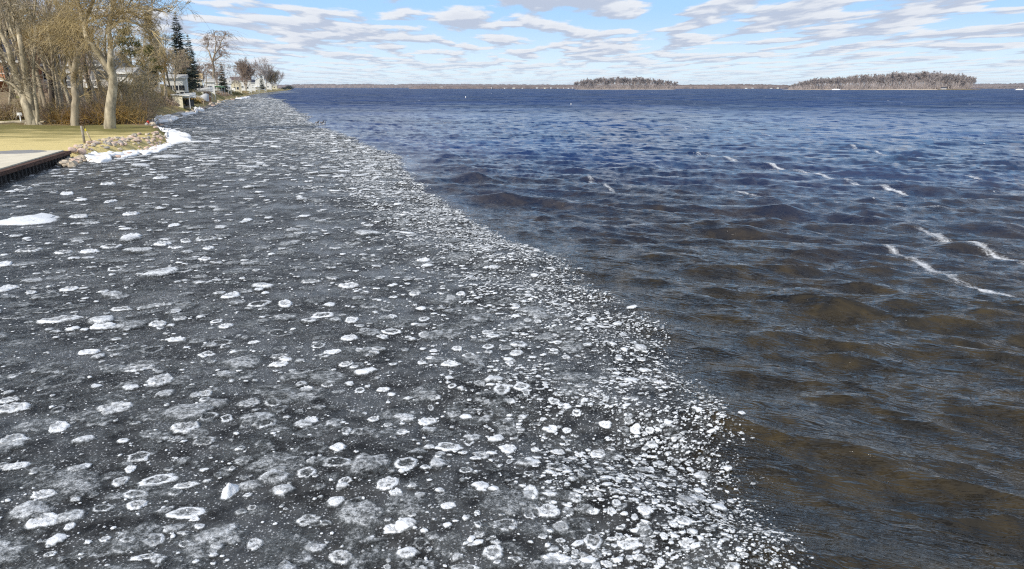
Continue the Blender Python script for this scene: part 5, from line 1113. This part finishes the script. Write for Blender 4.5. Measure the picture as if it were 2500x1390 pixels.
R2 = [(905,160,110,75,1,1),(1035,145,105,60,1,1),(1070,185,45,55,.83),(565,135,55,35,.97,1),(755,120,75,45,.7),(420,140,140,65,.45),(650,75,150,50,.4),(100,148,90,30,.92),(800,235,45,30,.97),(965,235,60,35,.87),(1350,88,75,28,.97),(1005,75,45,20,.92),(1590,118,70,30,.97,1),(1735,95,55,35,1,1),(1665,180,38,28,.97),(1965,118,70,32,.97),(1255,243,70,50,.92),(1410,315,55,50,.97,1),(640,255,130,75,.48),(445,200,95,35,.82),(395,350,110,65,1),(228,430,75,50,.97),(130,380,60,35,.92),(30,340,70,40,.92),(420,260,40,55,.72),(700,345,160,70,.52),(870,285,110,45,.5),(1245,400,75,50,1),(1345,410,60,35,.92),(895,408,38,25,.97),(1605,382,80,42,1),(1758,370,60,35,1,1),(1810,412,85,45,.97),(1907,423,60,35,.97),(485,430,160,65,.52),(680,485,65,60,.75,1),(1160,478,100,40,.35),(1050,455,110,80,.35),(280,520,230,110,.42),(540,530,175,75,1,1),(945,530,115,75,.97),(765,585,120,70,.72),(640,570,60,30,.87),(1130,530,65,35,.92),(1285,540,100,45,.82),(1430,555,65,35,.97),(1553,548,110,50,1),(1655,540,38,22,.97),(255,665,145,110,.85,1),(270,700,70,40,1),(455,645,60,35,.92),(85,685,120,80,.35),(1050,615,75,55,.6,1),(1130,660,45,40,.92),(955,630,40,90,.72),(1280,675,145,75,.72),(1350,600,80,30,.7),(1910,640,65,55,.97),(1855,695,60,50,.8),(1710,710,50,45,.92),(1995,628,50,25,.97),(1620,750,90,38,.97),(1685,762,50,38,.92),(1440,735,45,35,.92),(1520,845,55,30,.82),(1990,765,70,45,1),(2065,757,50,28,.97),(1085,725,60,40,.8,1),(660,705,100,50,.7),(855,680,110,60,.5),(720,770,50,30,.8),(1475,820,60,25,.75),(130,810,130,110,.87),(185,870,90,50,.92),(375,800,170,110,.42),(890,880,180,130,.35),(1100,860,105,110,.95),(675,870,120,80,.42),(1550,885,65,50,.72),(1310,890,140,90,.42),(520,910,120,90,.5),(540,962,105,50,.97),(510,1015,220,110,.35),(1220,980,145,105,.83),(1090,1010,70,70,.72),(1680,945,55,55,1),(1645,1000,60,55,.94),(1520,990,80,50,.97),(1875,1000,105,80,.95),(1945,925,60,35,.92),(1775,960,40,35,.8),(2025,985,45,70,.9),(2210,970,45,80,.8),(1305,1085,100,80,.97),(165,1095,130,65,.97),(930,1085,180,100,.62),(1855,1105,85,55,.87),(1800,1045,45,50,.87),(2135,1080,110,95,1),(2065,1105,60,60,.92),(560,1210,220,150,.53),(750,1150,80,50,.7),(1180,1160,60,40,.87),(1300,1185,60,40,.87),(1340,1235,40,50,.8),(1520,1190,130,110,.82),(1765,1215,145,85,1),(1895,1215,80,80,.62),(2000,1185,55,55,.92),(2137,1245,60,70,1),(845,1265,140,110,.77),(355,1185,90,80,.5),(125,1330,50,45,.92),(1275,1310,180,95,1),(1615,1340,80,50,.87),(1980,1345,60,50,.92),(1465,1300,55,40,.87),(1400,1265,50,50,.8),(650,1355,180,40,.76),(2465,1310,40,35,.92)]
R3 = [(595,1335,55,35,.92),(970,1285,55,60,.55),(520,1305,45,30,.97)]
R4 = [(200,385,340,85,1.1,3),(785,90,48,22,1.05),(455,205,80,25,.97),(160,175,110,25,.72),(750,260,60,25,.97),(930,300,45,20,.8),(730,140,80,20,.92),(1090,100,90,20,.92),(810,170,60,20,.92),(555,148,60,18,.8),(890,345,100,25,.87),(540,362,110,28,.8),(600,405,140,22,.7),(1180,418,60,35,1),(1405,330,150,30,.5),(1285,360,160,40,.45),(890,500,120,35,1),(1100,550,110,25,.97),(1260,530,75,28,.82),(1395,515,140,32,.72),(755,565,125,32,.85,1),(605,600,115,28,.92),(1190,572,95,18,.9),(1415,575,75,22,.92),(430,605,110,25,.8),(200,590,140,35,.72),(500,545,110,25,.6),(1390,650,80,28,.92),(1220,638,60,22,.8,1),(30,688,95,40,1),(780,725,100,30,.8,1),(1235,732,135,28,.7,1),(1090,715,40,22,1),(1840,712,200,35,.42),(580,755,120,30,.6),(1355,772,100,25,.6),(290,835,150,38,.6),(470,855,110,32,1),(45,850,100,55,.92),(210,878,70,25,.87),(1570,900,105,45,1),(1040,865,190,70,.35),(1935,955,100,50,.95),(1755,955,140,45,.75,1),(2105,808,130,30,.72),(2365,838,140,40,.82),(1060,965,120,30,.77),(820,990,130,30,.82),(1010,1005,150,30,.5),(1405,1010,80,45,.5),(1590,1015,240,70,.33),(2190,1030,150,40,.97,1),(105,1045,160,35,.6),(300,1005,120,35,.6),(400,1065,250,45,.88),(700,1108,145,50,1),(1070,1090,120,40,.92),(1470,1073,80,28,.97,1),(1530,1105,90,35,.95),(1220,1055,90,28,.77),(2385,1065,95,40,.92),(2370,1185,110,45,.92),(1900,1150,170,60,.55),(2200,1160,200,60,.4),(2120,1125,50,22,.92),(2350,1220,55,25,.92),(1195,1195,130,35,.96),(1325,1205,80,30,.72),(1500,1215,150,50,.65,1),(790,1255,150,45,.7,1),(605,1285,140,40,.97),(1400,1295,90,50,.95,1),(1035,1265,130,70,.6,1),(1720,1213,75,22,.92),(1690,1280,200,60,.42),(2255,1285,115,35,.97),(2440,1270,60,30,.87),(2160,1240,90,40,.8,1),(1900,1310,120,40,.72),(1890,1365,120,40,.92),(2345,1370,100,35,.87),(960,1370,220,50,.6),(1300,1370,200,60,.45),(250,1270,400,70,.28),(310,1340,150,50,.4)]
R5 = [(370,652,90,22,.97),(495,668,55,22,.95,1),(530,698,35,25,.92),(105,655,110,35,.45),(485,755,40,25,.92),(622,748,50,22,.97),(740,712,40,15,.97),(820,713,35,15,.97),(1050,712,40,15,.92),(315,893,80,40,.77),(560,920,70,30,.97),(625,895,70,25,.97),(265,955,90,40,.5),(580,970,80,45,.5),(460,938,90,45,.4),(135,985,110,45,.6),(155,1042,75,30,.97),(375,1060,75,35,.95,1),(265,1058,120,55,.42),(770,950,35,28,.92),(610,1008,50,18,.97),(1135,988,42,16,.97),(1035,1005,45,18,.92),(935,1048,80,25,.6),(1080,1068,55,25,.97),(1145,1075,55,30,.97),(1370,1098,50,20,.97),(1280,1038,55,22,.92),(155,1140,140,38,.95,1),(375,1162,75,40,.95),(90,1170,75,22,.92),(505,1202,45,22,.95),(210,1200,60,20,.92),(505,1125,90,50,.5),(640,1098,90,40,.57),(810,1148,90,40,.72),(970,1155,35,20,.92),(600,1255,75,35,.95),(440,1270,55,25,.95),(812,1245,75,35,.95,1),(930,1250,90,40,.6),(680,1305,90,40,.95,1),(1000,1290,95,40,.87),(1185,1275,45,25,.95),(1255,1260,55,25,.95),(1275,1303,50,22,.97),(1340,1310,60,28,.8),(1420,1290,50,20,.95),(1280,1362,45,28,.95),(360,1360,60,30,.97),(485,1335,35,25,.95),(420,1325,65,25,.92),(555,1370,110,50,.97),(280,1295,170,60,.37),(955,1358,60,32,.92),(865,1368,50,20,.97),(1145,1358,40,25,.87),(1215,1362,50,22,.8),(1640,1305,60,20,.92),(1850,1320,60,28,.92),(1360,1160,30,16,.97),(1700,1255,35,18,.92),(308,833,40,20,.97),(145,362,45,12,.92),(510,475,45,18,.92),(450,448,50,12,.92),(340,368,45,12,.8)]
FL = []
for lst, ox, oy in ((R1, 0, 900), (R2, 900, 900), (R3, 1600, 900), (R4, 0, 400), (R5, 900, 400)):
    for e in lst: FL.append((ox + e[0] * .36, oy + e[1] * .36, e[2] * .36, e[3] * .36, e[4], e[5] if len(e) > 5 else 0))
FL.sort(key=lambda f: -(f[2] * f[3]) * (0.4 + f[4]))
placed = []          # (x, y, radius)
info = []; extra = []
for i, (px, py, pw, ph, fr, ty) in enumerate(FL):
    c = at(px, py); ry = (at(px, py - ph / 2).y - at(px, py + ph / 2).y) / 2; rx = pw / 2 * c.y / (FPX * CP + SP * (CY - py))
    tall = 0.22 * min(rx, ry) * (ph / pw)
    ry = max(ry * 0.86, 0.45 * rx); ry = min(ry, 2.2 * rx)
    rot = rnd.uniform(-0.25, 0.25) + (0.22 if px < 700 else 0)
    placed.append((c.x, c.y, max(rx, ry)))
    info.append((i, px, py, c, rx, ry, rot, fr, ty))
NOBJ = 298
def words_for(px, py, c, rx, ry, fr, ty):
    lum = 'bright white' if fr > .9 else 'white' if fr > .76 else 'pale grey' if fr > .56 else 'dim grey translucent'
    asp = rx / ry
    shp = 'ring-rimmed ' if ty == 1 else ''
    shp += 'long narrow' if asp > 1.7 else 'oval' if asp > 1.15 else 'rounded' if asp > 0.7 else 'lengthwise'
    e = float(inside_ice(np.array([c.x]), np.array([c.y]))[0]); s_ = c.x - float(x_shore(c.y))
    side = 'near open water' if e < 1.6 else 'metres in from open water' if e < 4.5 else 'well inside the slush' if e < 10 else 'towards the shore side'
    dep = 'in the nearest slush' if c.y < 8.0 else 'in the near slush' if c.y < 10.5 else 'at middle distance' if c.y < 16 else 'farther off' if c.y < 26 else 'far off by the seawall'
    return lum, shp, side, dep
keys = {}
for inf in info[:NOBJ]:
    w_ = words_for(inf[1], inf[2], inf[3], inf[4], inf[5], inf[7], inf[8]); keys.setdefault(w_, []).append(inf)
SIZE2 = ['larger', 'smaller']; SIZE3 = ['largest', 'mid-sized', 'smallest']
for (lum, shp, side, dep), mem in keys.items():
    mem.sort(key=lambda f: -f[4] * f[5])
    for q, (i, px, py, c, rx, ry, rot, fr, ty) in enumerate(mem):
        V, Q, T, A = floe_data(c.x, c.y, rx, ry, rot, fr, ty == 1, 1000 + i, 1.1 if ty == 2 else 0.16 if ty == 3 else 0.0)
        h = waves(V[:, 0] + c.x, V[:, 1] + c.y); h0 = float(waves(np.array([c.x]), np.array([c.y]))[0])
        V[:, 2] += h - h0 + 0.016
        o = link_mesh('ice_floe', np_mesh('ice_floe', V, [Q, T], FLOE, {'frost': A}, True), loc=(c.x, c.y, h0))
        sz = '' if len(mem) == 1 else SIZE2[q] + ' ' if len(mem) == 2 else SIZE3[q] + ' ' if len(mem) == 3 else ''
        if ty == 3: lab = 'thick snow-white ice slab, the biggest floe, near the steel seawall'
        elif ty == 2: lab = 'white floe heaped to a peak in the near slush'
        else: lab = f'{sz}{lum} {shp} floe {dep}, {side}'
        tag(o, lab, 'ice floe', 'ice floes afloat in the slush' if len(mem) <= 3 else f'{lum} {shp} floes {dep}, {side}')
# small floes and brash: too many to count
def scatter(n, y0, y1, e0, e1, power=1.0):
    """points y0..y1 along the field, e0..e1 metres in from the open water"""
    y = y0 * (y1 / y0) ** (rng.random(n) ** power)
    xe = x_edge(y); xs = x_shore(y) + 0.5
    return y, xe, xs
def pieces(x, y, rad, frost, asp, k=7, hfac=0.25, drop=None):
    n = len(x)
    a = np.linspace(0, 2 * math.pi, k, endpoint=False)[None, :] + rng.uniform(0, 1, (n, 1))
    o = rng.uniform(0.72, 1.22, (n, k)); rot = rng.normal(0.1, 0.35, (n, 1))
    lx = np.cos(a) * o * rad[:, None] * asp[:, None]; ly = np.sin(a) * o * rad[:, None]
    gx = lx * np.cos(rot) - ly * np.sin(rot); gy = lx * np.sin(rot) + ly * np.cos(rot)
    X0 = x[:, None] + gx * 1.25; Y0 = y[:, None] + gy * 1.25
    X1 = x[:, None] + gx * 0.82; Y1 = y[:, None] + gy * 0.82
    X = np.concatenate([X0, X1, x[:, None]], 1); Y = np.concatenate([Y0, Y1, y[:, None]], 1)
    hz_ = (rad * hfac * sstep(0.4, 0.8, frost))[:, None]
    Z = np.concatenate([np.full((n, k), 0.006), 0.012 + hz_ * rng.uniform(0.6, 1.2, (n, k)), 0.012 + hz_], 1)
    A = np.concatenate([np.repeat((frost * 0.30)[:, None], k, 1), np.repeat(frost[:, None], k, 1) + rng.normal(0, 0.06, (n, k)), (frost + rng.choice([0, 0, -0.35], n))[:, None]], 1)
    w1 = 2 * k + 1; base = (np.arange(n) * w1)[:, None, None]
    j = np.arange(k); jn = (j + 1) % k
    Q = (base + np.stack([j, jn, k + jn, k + j], 1)[None]).reshape(-1, 4)
    T = (base + np.stack([k + j, k + jn, np.full(k, 2 * k)], 1)[None]).reshape(-1, 3)
    Xf, Yf = X.ravel(), Y.ravel()
    return np.stack([Xf, Yf, waves(Xf, Yf) + Z.ravel() + 0.010], 1), Q, T, A.ravel()
def emit(name, sets, label, cat):
    Vs, Qs, Ts, As, o = [], [], [], [], 0
    for V, Q, T, A in sets: Vs.append(V); Qs.append(Q + o); Ts.append(T + o); As.append(A); o += len(V)
    ob = link_mesh(name, np_mesh(name, np.concatenate(Vs), [np.concatenate(Qs), np.concatenate(Ts)], FLOE, {'frost': np.concatenate(As)}, True))
    tag(ob, label, cat, kind='stuff')
PX = np.array([p[0] for p in placed]); PY = np.array([p[1] for p in placed]); PR = np.array([p[2] for p in placed])
def free(x, y, f=1.0):
    keep = np.ones(len(x), bool)
    for s in range(0, len(x), 4000):
        d = np.hypot(x[s:s + 4000, None] - PX, y[s:s + 4000, None] - PY); keep[s:s + 4000] = (d > PR * f).all(1)
    return keep
def view_ok(x, y): return (np.abs(np.arctan2(x, y)) < R(44)) & (y > 4)
sets = []
# mid floes over the whole field
y = 5.2 * (50 / 5.2) ** rng.random(5200); xe = x_edge(y); x = xe - 0.3 - rng.random(5200) ** 1.2 * (xe - x_shore(y) - 0.8)
k = free(x, y, 1.05) & view_ok(x, y); x, y = x[k], y[k]; e = inside_ice(x, y)
rad = np.exp(rng.normal(math.log(0.036), 0.5, len(x))) * (0.75 + 0.55 * sstep(1, 5, e)) * (1 + 0.035 * y)
frost = np.clip(rng.normal(0.55, 0.22, len(x)) + 0.15 * (1 - sstep(1, 4, e)), 0.25, 1.05)
sets.append(pieces(x, y, np.minimum(rad, 0.4), frost, rng.uniform(0.8, 1.4, len(x)), 8))
# big dim submerged pans
n = 1500; y = 5.5 * (60 / 5.5) ** rng.random(n); xe = x_edge(y); x = xe - 1.5 - rng.random(n) * (xe - x_shore(y) - 2.5)
k = free(x, y, 0.9) & view_ok(x, y); x, y = x[k], y[k]
sets.append(pieces(x, y, rng.uniform(0.10, 0.28, len(x)) * (1 + 0.01 * y), rng.uniform(0.30, 0.62, len(x)), rng.uniform(0.9, 1.3, len(x)), 14))
# far floes
n = 17000; y = 38 * (330 / 38) ** (rng.random(n) ** 0.9); xe = x_edge(y); x = xe - rng.random(n) * (xe - x_shore(y) - 1)
sets.append(pieces(x, y, np.exp(rng.normal(math.log(0.115), 0.5, n)) * (1 + 0.004 * y), np.clip(rng.normal(0.50, 0.2, n), 0.22, 1.05), rng.uniform(0.9, 1.9, n), 5))
emit('small_ice_floes', sets, 'countless small pale floes scattered through the grey slush', 'ice floes')
# brash along the open water
sets = []
n = 30000; y = 4.8 * (75 / 4.8) ** (rng.random(n) ** 0.95); wd = 1.25 + 0.03 * y
e = np.abs(rng.normal(0, 1, n)) * wd * 0.8 - 0.22 * (1 + 0.02 * y) * rng.random(n)
clump = fbm(y * 1.3 + 5, (x_edge(y) - e) * 1.3, 3)
x = x_edge(y) - e / 0.75
k = free(x, y, 0.75) & view_ok(x, y) & (rng.random(n) < sstep(0.30, 0.52, clump) * 0.9 + 0.1); x, y, e = x[k], y[k], e[k]
rad = np.exp(rng.normal(math.log(0.0110), 0.5, len(x))) * (0.8 + 0.6 * sstep(0, 1.5, e)) * (1 + 0.03 * y)
sets.append(pieces(x, y, rad, np.clip(rng.normal(0.70, 0.20, len(x)), 0.35, 1.1), rng.uniform(0.8, 1.9, len(x)), 5, 0.3))
n = 14000; y = 20 * (230 / 20) ** rng.random(n); e = rng.random(n) ** 1.7 * (2.0 + 0.045 * y) - 0.02 * y * rng.random(n) * 0.3; x = x_edge(y) - e
sets.append(pieces(x, y, np.exp(rng.normal(math.log(0.026), 0.45, n)) * (1 + 0.016 * y), np.clip(rng.normal(0.62, 0.17, n), 0.4, 1.1), rng.uniform(0.9, 1.9, n), 4, 0.3))
# crumbs through the slush
n = 6500; y = 4.8 * (24 / 4.8) ** rng.random(n); xe = x_edge(y); x = xe - rng.random(n) ** 1.3 * (xe - x_shore(y) - 0.8)
k = view_ok(x, y); x, y = x[k], y[k]
sets.append(pieces(x, y, np.exp(rng.normal(math.log(0.013), 0.4, len(x))) * (1 + 0.03 * y), np.clip(rng.normal(0.8, 0.2, len(x)), 0.4, 1.1), rng.uniform(0.8, 1.6, len(x)), 5, 0.4))
emit('brash_ice', sets, 'crushed white ice crumbs packed along the open water edge', 'brash ice')
